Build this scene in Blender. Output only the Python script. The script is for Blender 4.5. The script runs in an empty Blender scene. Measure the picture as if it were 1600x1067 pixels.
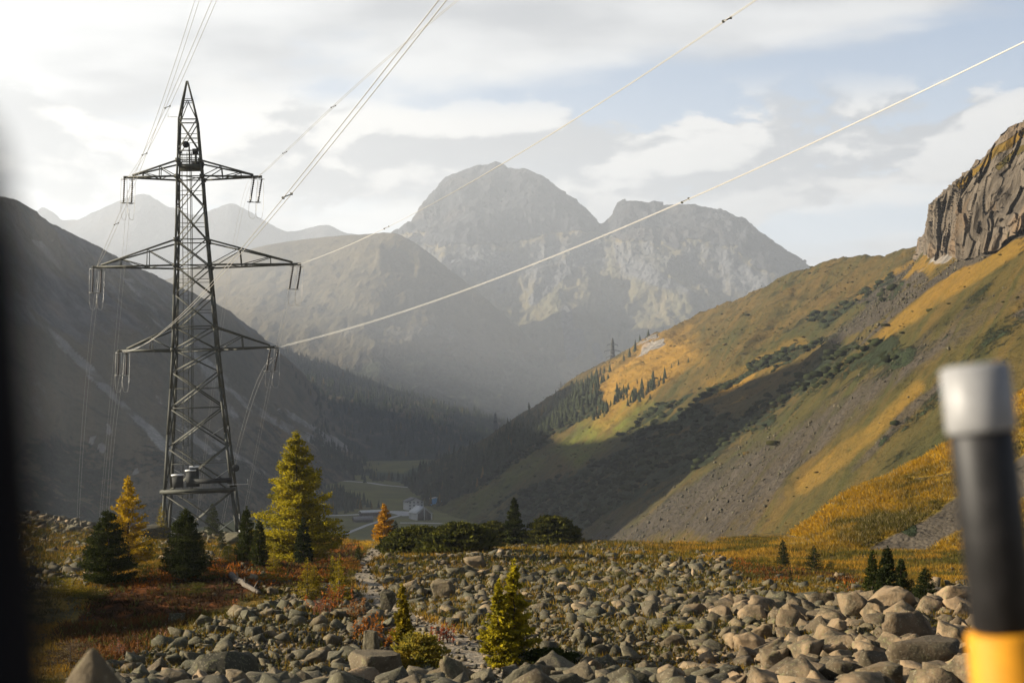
import bpy, math, random
import numpy as np

# ------------------------------------------------------------------ camera, sky, sun, exposure
scene = bpy.context.scene
C = scene.collection
F = 2000.0          # focal length in pixels of the 1600 px wide photograph
HOR = 640.0         # image row of the horizon
SUN_AZ, SUN_EL = math.radians(-91.0), math.radians(18.0)   # azimuth from the view axis (+Y), left is negative

cam_data = bpy.data.cameras.new('camera')
cam = bpy.data.objects.new('camera', cam_data)
C.objects.link(cam)
cam.location = (0, 0, 0)
cam.rotation_euler = (math.radians(90), 0, 0)
cam_data.sensor_width = 36.0
cam_data.lens = 36.0 * F / 1600.0
cam_data.shift_y = (HOR - 533.5) / 1600.0
cam_data.clip_start = 0.05
cam_data.clip_end = 60000.0
cam_data.dof.use_dof = True
cam_data.dof.focus_distance = 65.0
cam_data.dof.aperture_fstop = 2.7
scene.camera = cam

SUN_DIR = np.array([math.sin(SUN_AZ) * math.cos(SUN_EL), math.cos(SUN_AZ) * math.cos(SUN_EL), math.sin(SUN_EL)])
SKY_STRENGTH = 0.10
SUN_STRENGTH = 5.0
HAZE_DENSITY = 1.0e-4
EXPOSURE = 2.15

sun_data = bpy.data.lights.new('sun', 'SUN')
sun_data.energy = SUN_STRENGTH
sun_data.angle = math.radians(0.5)
sun_data.color = (1.0, 0.89, 0.72)
sun = bpy.data.objects.new('sun', sun_data)
C.objects.link(sun)
from mathutils import Vector
sun.rotation_euler = Vector(SUN_DIR).to_track_quat('Z', 'Y').to_euler()

world = bpy.data.worlds.new('World')
scene.world = world
world.use_nodes = True


class NT:
    """tiny helper to write node trees as expressions"""
    def __init__(self, tree):
        self.t = tree
        tree.nodes.clear()

    def n(self, typ, ins=None, **props):
        nd = self.t.nodes.new(typ)
        for k, v in props.items():
            setattr(nd, k, v)
        for k, v in (ins or {}).items():
            self.set(nd.inputs[k], v)
        return nd

    def set(self, sock, v):
        if isinstance(v, bpy.types.NodeSocket):
            self.t.links.new(v, sock)
        else:
            if sock.type == 'RGBA' and not isinstance(v, (int, float)) and len(v) == 3:
                v = (*v, 1.0)
            sock.default_value = v

    def m(self, op, a, b=0.0, c=0.0, clamp=False):
        nd = self.t.nodes.new('ShaderNodeMath')
        nd.operation = op
        nd.use_clamp = clamp
        for i, v in enumerate((a, b, c)):
            self.set(nd.inputs[i], v)
        return nd.outputs[0]

    def add(self, a, b): return self.m('ADD', a, b)
    def mul(self, a, b): return self.m('MULTIPLY', a, b)
    def sub(self, a, b): return self.m('SUBTRACT', a, b)

    def vm(self, op, a, b=None, scale=None):
        nd = self.t.nodes.new('ShaderNodeVectorMath')
        nd.operation = op
        self.set(nd.inputs[0], a)
        if b is not None:
            self.set(nd.inputs[1], b)
        if scale is not None:
            self.set(nd.inputs['Scale'], scale)
        return nd.outputs[0]

    def smooth(self, x, lo, hi, a=0.0, b=1.0):
        nd = self.n('ShaderNodeMapRange', {'Value': x, 'From Min': lo, 'From Max': hi, 'To Min': a, 'To Max': b},
                    interpolation_type='SMOOTHSTEP')
        return nd.outputs[0]

    def mix(self, f, a, b):
        nd = self.t.nodes.new('ShaderNodeMix')
        nd.data_type = 'RGBA'
        self.set(nd.inputs[0], f)
        self.set(nd.inputs[6], a)
        self.set(nd.inputs[7], b)
        return nd.outputs[2]

    def noise(self, vec, scale, detail=4.0, rough=0.55, dist=0.0):
        nd = self.n('ShaderNodeTexNoise', {'Vector': vec, 'Scale': scale, 'Detail': detail, 'Roughness': rough, 'Distortion': dist})
        return nd.outputs[0]

    def voro(self, vec, scale, feature='F1', out=0, rand=1.0):
        nd = self.n('ShaderNodeTexVoronoi', {'Vector': vec, 'Scale': scale, 'Randomness': rand}, feature=feature)
        return nd.outputs[out]

    def attr(self, name, out='Fac'):
        nd = self.n('ShaderNodeAttribute', attribute_name=name)
        return nd.outputs[out]


def build_world():
    w = NT(world.node_tree)
    out = w.n('ShaderNodeOutputWorld')
    bg = w.n('ShaderNodeBackground')
    bg.inputs['Strength'].default_value = SKY_STRENGTH
    sky = w.n('ShaderNodeTexSky')
    sky.sky_type = 'NISHITA'
    sky.sun_disc = False
    sky.sun_elevation = SUN_EL
    sky.sun_rotation = SUN_AZ
    sky.altitude = 2000.0
    sky.air_density = 1.0
    sky.dust_density = 1.5
    tc = w.n('ShaderNodeTexCoord').outputs['Generated']
    sx = w.n('ShaderNodeSeparateXYZ', {0: tc})
    X, Y, Z = sx.outputs
    zc = w.add(w.m('MAXIMUM', Z, 0.0), 0.09)
    px, py = w.m('DIVIDE', X, zc), w.m('DIVIDE', Y, zc)
    p = w.n('ShaderNodeCombineXYZ', {0: w.mul(px, 0.75), 1: w.mul(py, 1.0), 2: 0.0}).outputs[0]
    # high broken sheet
    n1 = w.noise(p, 1.15, 9.0, 0.56, 0.25)
    # bank of cumulus low over the mountains, built in direction space
    q = w.n('ShaderNodeCombineXYZ', {0: w.mul(X, 1.0), 1: w.mul(Y, 1.0), 2: w.mul(Z, 2.3)}).outputs[0]
    n2 = w.noise(q, 8.5, 10.0, 0.60, 0.15)
    q2 = w.vm('ADD', q, (-0.030, 0.0, 0.040))
    n2b = w.noise(q2, 8.5, 6.0, 0.55, 0.15)
    # cover of the sheet: heavier to the left and overhead, open on the right
    e = Z
    def gauss(a0, sa, e0, se):
        da = w.m('DIVIDE', w.sub(X, a0), sa)
        de = w.m('DIVIDE', w.sub(e, e0), se)
        return w.m('EXPONENT', w.mul(w.add(w.mul(da, da), w.mul(de, de)), -1.0))
    cover1 = w.add(n1, w.mul(gauss(-0.45, 0.42, 0.28, 0.25), 0.16))
    cover1 = w.sub(cover1, w.mul(gauss(0.17, 0.22, 0.228, 0.030), 0.22))
    cover1 = w.add(cover1, w.mul(gauss(0.12, 0.30, 0.31, 0.05), 0.10))
    cover1 = w.sub(cover1, w.smooth(e, 0.40, 0.75, 0.0, 0.22))
    m1 = w.smooth(cover1, 0.43, 0.60)
    cover2 = w.sub(n2, 0.50)
    cover2 = w.add(cover2, w.mul(gauss(0.13, 0.25, 0.186, 0.034), 0.30))
    cover2 = w.add(cover2, w.mul(gauss(-0.30, 0.20, 0.20, 0.07), 0.20))
    m2 = w.mul(w.smooth(cover2, 0.07, 0.13), w.smooth(e, 0.255, 0.215))
    shade1 = w.smooth(w.noise(p, 1.9, 7.0, 0.52), 0.40, 0.62)
    c1 = w.mix(shade1, (1.0, 0.995, 0.975), (0.54, 0.548, 0.565))
    lit2 = w.smooth(w.sub(n2, n2b), -0.05, 0.06)
    body2 = w.smooth(w.sub(w.sub(e, 0.155), w.mul(w.sub(n2, .5), .12)), -0.03, 0.05)
    c2 = w.mix(w.m('MULTIPLY', lit2, w.add(0.35, w.mul(body2, 0.65))), (0.50, 0.525, 0.56), (1.04, 1.02, 0.98))
    # pale veil towards the horizon and towards the sun
    veil = w.mul(w.smooth(e, 0.34, 0.06), 0.78)
    skyc = w.vm('SCALE', sky.outputs[0], scale=0.37)
    vcol = w.mix(w.smooth(X, -0.35, 0.3), (0.82, 0.815, 0.80), (0.70, 0.76, 0.83))
    k = 0.187 / SKY_STRENGTH
    col = w.mix(veil, skyc, w.vm('SCALE', vcol, scale=k))
    col = w.mix(w.mul(m1, 0.88), col, w.vm('SCALE', c1, scale=k))
    col = w.mix(w.mul(m2, 0.92), col, w.vm('SCALE', c2, scale=k))
    w.set(bg.inputs['Color'], col)
    w.t.links.new(bg.outputs[0], out.inputs['Surface'])


build_world()

scene.view_settings.view_transform = 'Standard'
scene.view_settings.look = 'None'
scene.view_settings.gamma = 1.0
scene.view_settings.exposure = EXPOSURE
scene.view_settings.use_curve_mapping = False
scene.render.engine = 'CYCLES'
cy = scene.cycles
cy.max_bounces = 6
cy.diffuse_bounces = 2
cy.glossy_bounces = 2
cy.transmission_bounces = 4
cy.transparent_max_bounces = 8
cy.volume_bounces = 0
cy.use_denoising = True
cy.sample_clamp_indirect = 4.0
cy.use_fast_gi = False

# ------------------------------------------------------------------ small library
rng = np.random.default_rng(7)


def P(u, v, d):
    """point at image column u, row v, distance d along the view axis"""
    return ((u - 800.0) / F * d, d, (HOR - v) / F * d)


def px(x, y, z):
    return x / y * F + 800.0, HOR - z / y * F


def vnoise(p, seed=0):
    i = np.floor(p).astype(np.int64)
    f = p - i
    f = f * f * f * (f * (f * 6 - 15) + 10)
    r = np.zeros(len(p))
    for dx in (0, 1):
        wx = f[:, 0] if dx else 1 - f[:, 0]
        for dy in (0, 1):
            wy = f[:, 1] if dy else 1 - f[:, 1]
            for dz in (0, 1):
                wz = f[:, 2] if dz else 1 - f[:, 2]
                h = (i[:, 0] + dx) * 374761393 + (i[:, 1] + dy) * 668265263 + (i[:, 2] + dz) * 2147483647 + seed * 144269
                h = (h ^ (h >> 13)) * 1274126177
                h = h & 0x7fffffff
                h = (h ^ (h >> 16)) & 0xffff
                r += wx * wy * wz * (h / 65535.0)
    return r * 2 - 1


def fbm(p, scale, octaves=5, rough=0.5, ridged=False, seed=0):
    p = np.asarray(p, float) / scale
    r = np.zeros(len(p))
    a, tot = 1.0, 0.0
    for o in range(octaves):
        n = vnoise(p + o * 17.3, seed + o)
        if ridged:
            n = 1 - 2 * np.abs(n)
        r += a * n
        tot += a
        a *= rough
        p = p * 2.03
    return r / tot


def sstep(x, lo, hi):
    t = np.clip((x - lo) / (hi - lo), 0, 1)
    return t * t * (3 - 2 * t)


def mk_mesh(name, V, faces, attrs=None, uv=None, smooth=False):
    """mesh from vertex array and one face array (or a list of them)"""
    if not isinstance(faces, (list, tuple)):
        faces = [faces]
    me = bpy.data.meshes.new(name)
    V = np.asarray(V, np.float32)
    faces = [np.asarray(f, np.int32) for f in faces if len(f)]
    nl = sum(f.size for f in faces)
    npol = sum(len(f) for f in faces)
    me.vertices.add(len(V))
    me.vertices.foreach_set('co', V.ravel())
    me.loops.add(nl)
    me.loops.foreach_set('vertex_index', np.concatenate([f.ravel() for f in faces]))
    me.polygons.add(npol)
    ls = []
    o = 0
    for f in faces:
        ls.append(o + np.arange(len(f)) * f.shape[1])
        o += f.size
    me.polygons.foreach_set('loop_start', np.concatenate(ls).astype(np.int32))
    me.update(calc_edges=True)
    me.validate()
    if smooth:
        me.polygons.foreach_set('use_smooth', np.ones(len(me.polygons), bool))
    for k, a in (attrs or {}).items():
        a = np.asarray(a, np.float32)
        if a.ndim == 1:
            at = me.attributes.new(k, 'FLOAT', 'POINT')
            at.data.foreach_set('value', a)
        else:
            at = me.attributes.new(k, 'FLOAT_COLOR', 'POINT')
            if a.shape[1] == 3:
                a = np.concatenate([a, np.ones((len(a), 1), np.float32)], 1)
            at.data.foreach_set('color', a.ravel())
    if uv is not None:
        at = me.attributes.new('flow', 'FLOAT_VECTOR', 'POINT')
        at.data.foreach_set('vector', np.asarray(uv, np.float32).ravel())
    return me


def link(name, mesh, mat=None, parent=None, loc=None):
    o = bpy.data.objects.new(name, mesh)
    C.objects.link(o)
    if mat is not None and mesh is not None and not mesh.materials:
        mesh.materials.append(mat)
    if parent is not None:
        o.parent = parent
    if loc is not None:
        o.location = loc
    return o


def tag(o, label=None, cat=None, group=None, kind=None):
    if label: o['label'] = label
    if cat: o['category'] = cat
    if group: o['group'] = group
    if kind: o['kind'] = kind
    return o


def empty(name, loc, label, cat, group=None, rot=(0, 0, 0)):
    o = bpy.data.objects.new(name, None)
    C.objects.link(o)
    o.location = loc
    o.rotation_euler = rot
    o.empty_display_size = 0.2
    return tag(o, label, cat, group)


class MB:
    """collects boxes, bars, tubes; builds ONE mesh"""
    def __init__(self):
        self.V, self.Q, self.T, self.n = [], [], [], 0

    def put(self, v, q=None, t=None):
        v = np.asarray(v, float)
        self.V.append(v)
        if q is not None and len(q): self.Q.append(np.asarray(q) + self.n)
        if t is not None and len(t): self.T.append(np.asarray(t) + self.n)
        self.n += len(v)
        return self

    def bar(self, a, b, w, h=None, up=(0, 0, 1)):
        a, b = np.asarray(a, float), np.asarray(b, float)
        h = w if h is None else h
        d = b - a
        L = np.linalg.norm(d)
        d = d / L
        up = np.asarray(up, float)
        if abs(d @ up) > 0.97: up = np.array([0.0, 1.0, 0.0])
        s = np.cross(d, up); s /= np.linalg.norm(s)
        t = np.cross(s, d)
        v = []
        for e in (a, b):
            for (i, j) in ((-1, -1), (1, -1), (1, 1), (-1, 1)):
                v.append(e + s * i * w / 2 + t * j * h / 2)
        q = [(0, 3, 2, 1), (4, 5, 6, 7), (0, 1, 5, 4), (1, 2, 6, 5), (2, 3, 7, 6), (3, 0, 4, 7)]
        return self.put(v, q)

    def angle(self, a, b, w, up=(0, 0, 1), th=0.03):
        """L profile steel angle"""
        a, b = np.asarray(a, float), np.asarray(b, float)
        d = (b - a) / np.linalg.norm(b - a)
        up = np.asarray(up, float)
        if abs(d @ up) > 0.97: up = np.array([0.0, 1.0, 0.0])
        s = np.cross(d, up); s /= np.linalg.norm(s)
        t = np.cross(s, d)
        prof = [(-w / 2, -w / 2), (w / 2, -w / 2), (w / 2, -w / 2 + th), (-w / 2 + th, -w / 2 + th), (-w / 2 + th, w / 2), (-w / 2, w / 2)]
        v = [e + s * i + t * j for e in (a, b) for (i, j) in prof]
        q = [(k, (k + 1) % 6, 6 + (k + 1) % 6, 6 + k) for k in range(6)]
        q += [(0, 3, 2, 1), (0, 5, 4, 3), (6, 7, 8, 9), (6, 9, 10, 11)]
        return self.put(v, q)

    def box(self, c, s, rz=0.0):
        c = np.asarray(c, float)
        v = np.array([(x, y, z) for z in (-.5, .5) for (x, y) in ((-.5, -.5), (.5, -.5), (.5, .5), (-.5, .5))]) * np.asarray(s, float)
        ca, sa = math.cos(rz), math.sin(rz)
        v = np.stack([v[:, 0] * ca - v[:, 1] * sa, v[:, 0] * sa + v[:, 1] * ca, v[:, 2]], 1) + c
        return self.put(v, [(0, 3, 2, 1), (4, 5, 6, 7), (0, 1, 5, 4), (1, 2, 6, 5), (2, 3, 7, 6), (3, 0, 4, 7)])

    def tube(self, pts, r, n=6, cap=True):
        pts = np.asarray(pts, float)
        rr = np.broadcast_to(np.asarray(r, float), (len(pts),))
        v, q = [], []
        tan = np.gradient(pts, axis=0)
        tan /= np.linalg.norm(tan, axis=1, keepdims=True) + 1e-12
        for k, (p, t) in enumerate(zip(pts, tan)):
            up = np.array([0, 0, 1.0]) if abs(t[2]) < 0.95 else np.array([1.0, 0, 0])
            s = np.cross(t, up); s /= np.linalg.norm(s)
            w = np.cross(s, t)
            for j in range(n):
                a = 2 * math.pi * j / n
                v.append(p + rr[k] * (s * math.cos(a) + w * math.sin(a)))
        m = len(pts)
        for k in range(m - 1):
            for j in range(n):
                q.append((k * n + j, k * n + (j + 1) % n, (k + 1) * n + (j + 1) % n, (k + 1) * n + j))
        t = []
        if cap:
            v += [pts[0], pts[-1]]
            for j in range(n):
                t.append((m * n, j, (j + 1) % n)[::-1])
                t.append((m * n + 1, (m - 1) * n + j, (m - 1) * n + (j + 1) % n))
        return self.put(v, q, t)

    def build(self, name, mat, parent=None, smooth=False, loc=None):
        fs = []
        if self.Q: fs.append(np.concatenate(self.Q))
        if self.T: fs.append(np.concatenate(self.T))
        me = mk_mesh(name, np.concatenate(self.V), fs, smooth=smooth)
        return link(name, me, mat, parent, loc)


# ------------------------------------------------------------------ materials
def new_mat(name):
    m = bpy.data.materials.new(name)
    m.use_nodes = True
    return m, NT(m.node_tree)


def finish(w, bsdf):
    out = w.n('ShaderNodeOutputMaterial')
    w.t.links.new(bsdf.outputs[0], out.inputs['Surface'])


def simple_mat(name, col, rough=0.7, metal=0.0, var=0.25, scale=6.0, bump=0.0, spec=0.3):
    m, w = new_mat(name)
    tc = w.n('ShaderNodeTexCoord').outputs['Object']
    n = w.noise(tc, scale, 6.0, 0.6)
    dark = tuple(c * (1 - var) for c in col)
    lite = tuple(min(1, c * (1 + var)) for c in col)
    c = w.mix(w.smooth(n, 0.3, 0.7), dark, lite)
    b = w.n('ShaderNodeBsdfPrincipled', {'Base Color': c, 'Roughness': rough, 'Metallic': metal, 'Specular IOR Level': spec})
    if bump:
        bp = w.n('ShaderNodeBump', {'Height': n, 'Strength': 0.6, 'Distance': bump})
        w.set(b.inputs['Normal'], bp.outputs[0])
    finish(w, b)
    return m


def foliage_mat(name, trans=0.35):
    m, w = new_mat(name)
    c = w.attr('tint', 'Color')
    d = w.n('ShaderNodeBsdfDiffuse', {'Color': c})
    t = w.n('ShaderNodeBsdfTranslucent', {'Color': c})
    mx = w.n('ShaderNodeMixShader', {0: trans, 1: d.outputs[0], 2: t.outputs[0]})
    finish(w, mx)
    return m


def rock_mat(name, use_attr, tan=False):
    m, w = new_mat(name)
    tc = w.n('ShaderNodeTexCoord').outputs['Object']
    if use_attr:
        rnd = w.attr('tone')
        pos = w.n('ShaderNodeNewGeometry').outputs['Position']
    else:
        oi = w.n('ShaderNodeObjectInfo')
        rnd = oi.outputs['Random']
        pos = w.n('ShaderNodeNewGeometry').outputs['Position']
    ramp = w.n('ShaderNodeValToRGB', {'Fac': rnd})
    cr = ramp.color_ramp
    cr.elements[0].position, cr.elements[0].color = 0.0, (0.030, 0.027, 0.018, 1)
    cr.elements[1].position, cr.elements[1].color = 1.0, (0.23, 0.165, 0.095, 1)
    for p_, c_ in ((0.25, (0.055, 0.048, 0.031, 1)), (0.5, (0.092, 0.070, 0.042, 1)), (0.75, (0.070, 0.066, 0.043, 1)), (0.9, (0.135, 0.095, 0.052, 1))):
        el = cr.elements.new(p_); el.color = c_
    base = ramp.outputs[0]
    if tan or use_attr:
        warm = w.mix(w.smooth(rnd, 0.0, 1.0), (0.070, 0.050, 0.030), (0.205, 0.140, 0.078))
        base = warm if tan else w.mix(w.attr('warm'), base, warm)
    n1 = w.noise(pos, 2.2, 7.0, 0.62)
    n2 = w.noise(pos, 11.0, 5.0, 0.65)
    c = w.mix(w.mul(w.smooth(n1, 0.42, 0.66), 0.85 if tan else 0.9), base, (0.044, 0.036, 0.022))
    c = w.mix(w.mul(w.smooth(w.noise(pos, 0.22, 4.0, 0.6), 0.42, 0.62), 0.15 if tan else 0.5), c, (0.048, 0.046, 0.025))
    lich = w.mul(w.smooth(n2, 0.54, 0.66), w.smooth(w.noise(pos, 0.9, 4.0), 0.40, 0.6))
    c = w.mix(w.mul(lich, 0.6), c, (0.13, 0.125, 0.055))
    c = w.mix(w.mul(w.smooth(w.noise(pos, 23.0, 3.0, 0.6), 0.55, 0.70), 0.5), c, (0.20, 0.175, 0.12))
    b = w.n('ShaderNodeBsdfPrincipled', {'Base Color': c, 'Roughness': 0.9, 'Specular IOR Level': 0.15})
    h = w.add(w.mul(n2, 0.6), n1)
    bp = w.n('ShaderNodeBump', {'Height': h, 'Strength': 1.0, 'Distance': 0.04 if not use_attr else 0.022})
    w.set(b.inputs['Normal'], bp.outputs[0])
    finish(w, b)
    return m


M = {}
M['steel'] = simple_mat('dark_green_steel', (0.042, 0.043, 0.031), 0.7, 0.0, 0.3, 1.2)
M['steel_far'] = simple_mat('far_steel', (0.05, 0.05, 0.045), 0.7, 0.0, 0.1, 1.0)
M['galv'] = simple_mat('galvanised_steel', (0.34, 0.34, 0.31), 0.45, 0.3, 0.15, 4.0)
M['wire'] = simple_mat('aluminium_cable', (0.33, 0.32, 0.29), 0.4, 0.0, 0.05, 3.0, spec=0.6)
M['insulator'] = simple_mat('dark_insulator', (0.03, 0.024, 0.02), 0.3, 0.0, 0.2, 4.0)
M['cabinet'] = simple_mat('cabinet_grey', (0.018, 0.019, 0.017), 0.8, 0.0, 0.2, 3.0)
M['pale_metal'] = simple_mat('pale_metal', (0.60, 0.60, 0.57), 0.4, 0.0, 0.1, 3.0)
M['black_paint'] = simple_mat('black_paint', (0.005, 0.005, 0.006), 0.8, 0.0, 0.3, 20.0, spec=0.06)
M['pole_black'] = simple_mat('pole_black', (0.007, 0.0065, 0.0065), 0.55, 0.0, 0.5, 30.0, spec=0.25)
M['pole_yellow'] = simple_mat('pole_yellow', (0.40, 0.17, 0.003), 0.7, 0.0, 0.12, 25.0)
M['pole_white'] = simple_mat('pole_white', (0.17, 0.17, 0.17), 0.5, 0.0, 0.15, 30.0)
M['bark'] = simple_mat('bark', (0.055, 0.042, 0.030), 0.95, 0.0, 0.4, 14.0, 0.02)
M['log'] = simple_mat('weathered_wood', (0.095, 0.078, 0.058), 0.9, 0.0, 0.3, 9.0, 0.02)
M['larch'] = foliage_mat('larch_needles', 0.45)
M['pine'] = foliage_mat('pine_needles', 0.22)
M['herb'] = foliage_mat('dry_herbs', 0.35)
M['rock'] = rock_mat('boulder_rock', False)
M['rock_tan'] = rock_mat('tan_boulder_rock', False, True)
M['rubble'] = rock_mat('rubble_rock', True)
M['plaster'] = simple_mat('white_plaster', (0.42, 0.42, 0.41), 0.8, 0.0, 0.08, 0.5)
M['roof_pale'] = simple_mat('pale_sheet_roof', (0.30, 0.30, 0.29), 0.5, 0.0, 0.1, 0.4)
M['roof_dark'] = simple_mat('dark_slate_roof', (0.10, 0.095, 0.09), 0.7, 0.0, 0.2, 0.4)
M['timber'] = simple_mat('dark_timber', (0.055, 0.045, 0.038), 0.8, 0.0, 0.3, 0.7)
M['glass'] = simple_mat('dark_glass', (0.03, 0.035, 0.04), 0.15, 0.0, 0.1, 0.5, spec=0.6)
M['blue'] = simple_mat('blue_paint', (0.05, 0.20, 0.40), 0.5, 0.0, 0.1, 0.5)
M['road'] = simple_mat('pale_gravel_road', (0.26, 0.25, 0.235), 0.9, 0.0, 0.12, 0.3)


def slope_mat(name, dry=(0.066, 0.042, 0.011), olive=(0.029, 0.029, 0.009), gold=(0.235, 0.125, 0.017), green=(0.075, 0.080, 0.012),
              rockc=(0.20, 0.18, 0.155), screec=(0.052, 0.043, 0.032), shrubc=(0.020, 0.026, 0.012), unit=1.0, bump=1.0, flow_k=(0.05, 0.006)):
    """alpine slope: dry grass, scree, rock, thicket, chosen by the vertex masks of the terrain"""
    m, w = new_mat(name)
    pos = w.n('ShaderNodeNewGeometry').outputs['Position']
    fl = w.attr('flow', 'Vector')
    fl_s = w.vm('MULTIPLY', fl, (flow_k[0], flow_k[1], 0.0))
    streak = w.noise(fl_s, 1.0, 8.0, 0.62, 0.6)
    big = w.noise(pos, 0.012 / unit, 6.0, 0.58)
    mid = w.noise(pos, 0.07 / unit, 6.0, 0.6)
    fine = w.noise(pos, 0.6 / unit, 5.0, 0.65)
    stones = w.voro(pos, 0.9 / unit)
    c = w.mix(w.smooth(w.add(w.mul(big, 0.6), w.mul(streak, 0.5)), 0.42, 0.66), olive, dry)
    c = w.mix(w.mul(w.smooth(mid, 0.50, 0.68), 0.75), c, tuple(x * 0.55 for x in olive))
    c = w.mix(w.mul(w.attr('green'), w.smooth(mid, 0.30, 0.6)), c, green)
    gm = w.mul(w.attr('gold'), w.smooth(w.add(w.mul(mid, .6), w.mul(fine, .4)), 0.28, 0.52))
    c = w.mix(gm, c, gold)
    c = w.mix(w.mul(w.smooth(fine, 0.48, 0.70), 0.45), c, tuple(x * 0.45 for x in olive))
    sc = w.mix(w.smooth(w.add(w.mul(streak, .6), w.mul(mid, .4)), 0.35, 0.66), tuple(x * 0.55 for x in screec), screec)
    sc = w.mix(w.mul(w.smooth(stones, 0.25, 0.7), 0.55), sc, tuple(x * 0.5 for x in screec))
    sm = w.smooth(w.add(w.attr('scree'), w.mul(w.sub(w.add(w.mul(streak, .5), w.add(w.mul(mid, .3), w.mul(fine, .25))), 0.52), 1.7)), 0.30, 0.75)
    c = w.mix(sm, c, sc)
    rk = w.noise(w.vm('MULTIPLY', pos, (1, 1, 0.35)), 0.16 / unit, 8.0, 0.7)
    rc = w.mix(w.smooth(rk, 0.36, 0.64), tuple(x * 0.45 for x in rockc), rockc)
    rc = w.mix(w.mul(w.smooth(w.noise(pos, 0.05 / unit, 3.0), 0.5, 0.7), 0.6), rc, (rockc[0] * 1.25, rockc[1] * 0.98, rockc[2] * 0.70))
    rm = w.smooth(w.add(w.attr('rock'), w.mul(w.sub(mid, 0.5), 0.8)), 0.40, 0.60)
    c = w.mix(rm, c, rc)
    shm = w.smooth(w.add(w.attr('shrub'), w.mul(w.sub(w.add(w.mul(mid, .6), w.mul(fine, .4)), 0.5), 2.6)), 0.38, 0.62)
    shc = w.mix(w.smooth(fine, 0.35, 0.65), tuple(x * 0.6 for x in shrubc), tuple(x * 1.5 for x in shrubc))
    c = w.mix(shm, c, shc)
    b = w.n('ShaderNodeBsdfPrincipled', {'Base Color': c, 'Roughness': 0.95, 'Specular IOR Level': 0.05})
    h = w.add(w.mul(mid, 2.2), w.add(w.mul(fine, 0.6), w.add(w.mul(rk, w.mul(rm, 3.0)), w.mul(w.sub(1.0, stones), w.mul(sm, 0.4)))))
    h = w.add(h, w.mul(shm, w.mul(fine, 2.5)))
    bp = w.n('ShaderNodeBump', {'Height': h, 'Strength': 0.8, 'Distance': bump * unit})
    w.set(b.inputs['Normal'], bp.outputs[0])
    finish(w, b)
    return m


# ------------------------------------------------------------------ terrain: lofts between contour curves
def catmull(ctrl, n):
    """resample rows of ctrl (k, ...) to n rows, uniform parameter"""
    ctrl = np.asarray(ctrl, float)
    k = len(ctrl)
    t = np.linspace(0, k - 1, n)
    i = np.clip(np.floor(t).astype(int), 0, k - 2)
    f = (t - i).reshape((-1,) + (1,) * (ctrl.ndim - 1))
    p0, p1, p2, p3 = ctrl[np.clip(i - 1, 0, k - 1)], ctrl[i], ctrl[i + 1], ctrl[np.clip(i + 2, 0, k - 1)]
    m1, m2 = (p2 - p0) * 0.5, (p3 - p1) * 0.5
    m1, m2 = m1 * 0.8, m2 * 0.8
    f2, f3 = f * f, f * f * f
    return (2 * f3 - 3 * f2 + 1) * p1 + (f3 - 2 * f2 + f) * m1 + (-2 * f3 + 3 * f2) * p2 + (f3 - f2) * m2


def linear(ctrl, n):
    ctrl = np.asarray(ctrl, float)
    k = len(ctrl)
    t = np.linspace(0, k - 1, n)
    i = np.clip(np.floor(t).astype(int), 0, k - 2)
    f = (t - i).reshape((-1,) + (1,) * (ctrl.ndim - 1))
    return ctrl[i] * (1 - f) + ctrl[i + 1] * f


def loft(curves, nu, rows, smooth_rows=True):
    """curves: list of equal-length point lists (bottom to top to back); rows: number of rows per gap"""
    cs = np.stack([catmull(c, nu) for c in curves])         # (k, nu, 3)
    k = len(curves)
    out = []
    for g in range(k - 1):
        r = rows[g]
        for j in range(r + (1 if g == k - 2 else 0)):
            f = j / r
            out.append(cs[g] * (1 - f) + cs[g + 1] * f)
    G = np.stack(out)                                       # (nv, nu, 3)
    return G


def grid_faces(nv, nu):
    a = np.arange(nv - 1)[:, None] * nu + np.arange(nu - 1)[None, :]
    return np.stack([a, a + 1, a + nu + 1, a + nu], -1).reshape(-1, 4)


def grid_normals(G):
    du = np.gradient(G, axis=1)
    dv = np.gradient(G, axis=0)
    n = np.cross(du, dv)
    n /= np.linalg.norm(n, axis=2, keepdims=True) + 1e-9
    n[n[:, :, 2] < 0] *= -1
    return n


def flow_coords(G):
    du = np.linalg.norm(np.diff(G, axis=1), axis=2)
    dv = np.linalg.norm(np.diff(G, axis=0), axis=2)
    s = np.concatenate([[0], np.cumsum(du.mean(axis=0))])
    t = np.concatenate([[0], np.cumsum(dv.mean(axis=1))])
    S, T = np.meshgrid(s, t)
    return np.stack([S, T, S * 0], -1).reshape(-1, 3)


def in_poly(u, v, poly):
    poly = np.asarray(poly, float)
    x0, y0 = poly[:, 0], poly[:, 1]
    x1, y1 = np.roll(x0, -1), np.roll(y0, -1)
    r = np.zeros(u.shape, bool)
    for a, b, c, d in zip(x0, y0, x1, y1):
        if b == d: continue
        cond = ((b > v) != (d > v)) & (u < (c - a) * (v - b) / (d - b) + a)
        r ^= cond
    return r


def soft_poly(u, v, poly, soft=10.0):
    """signed-distance based soft interior of a polygon"""
    ins = in_poly(u, v, poly)
    dist = line_dist(u, v, list(poly) + [poly[0]])
    sd = np.where(ins, dist, -dist)
    return sstep(sd, -soft, soft)


def line_dist(u, v, pts):
    d = np.full(u.shape, 1e9)
    for (a, b), (c, e) in zip(pts[:-1], pts[1:]):
        L2 = (c - a) ** 2 + (e - b) ** 2 + 1e-9
        t = np.clip(((u - a) * (c - a) + (v - b) * (e - b)) / L2, 0, 1)
        d = np.minimum(d, np.hypot(u - a - t * (c - a), v - b - t * (e - b)))
    return d


def band(u, v, pts, w):
    return sstep(-line_dist(u, v, pts), -w, -w * 0.45)


MASKS = ('scree', 'rock', 'shrub', 'gold', 'green')


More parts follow.
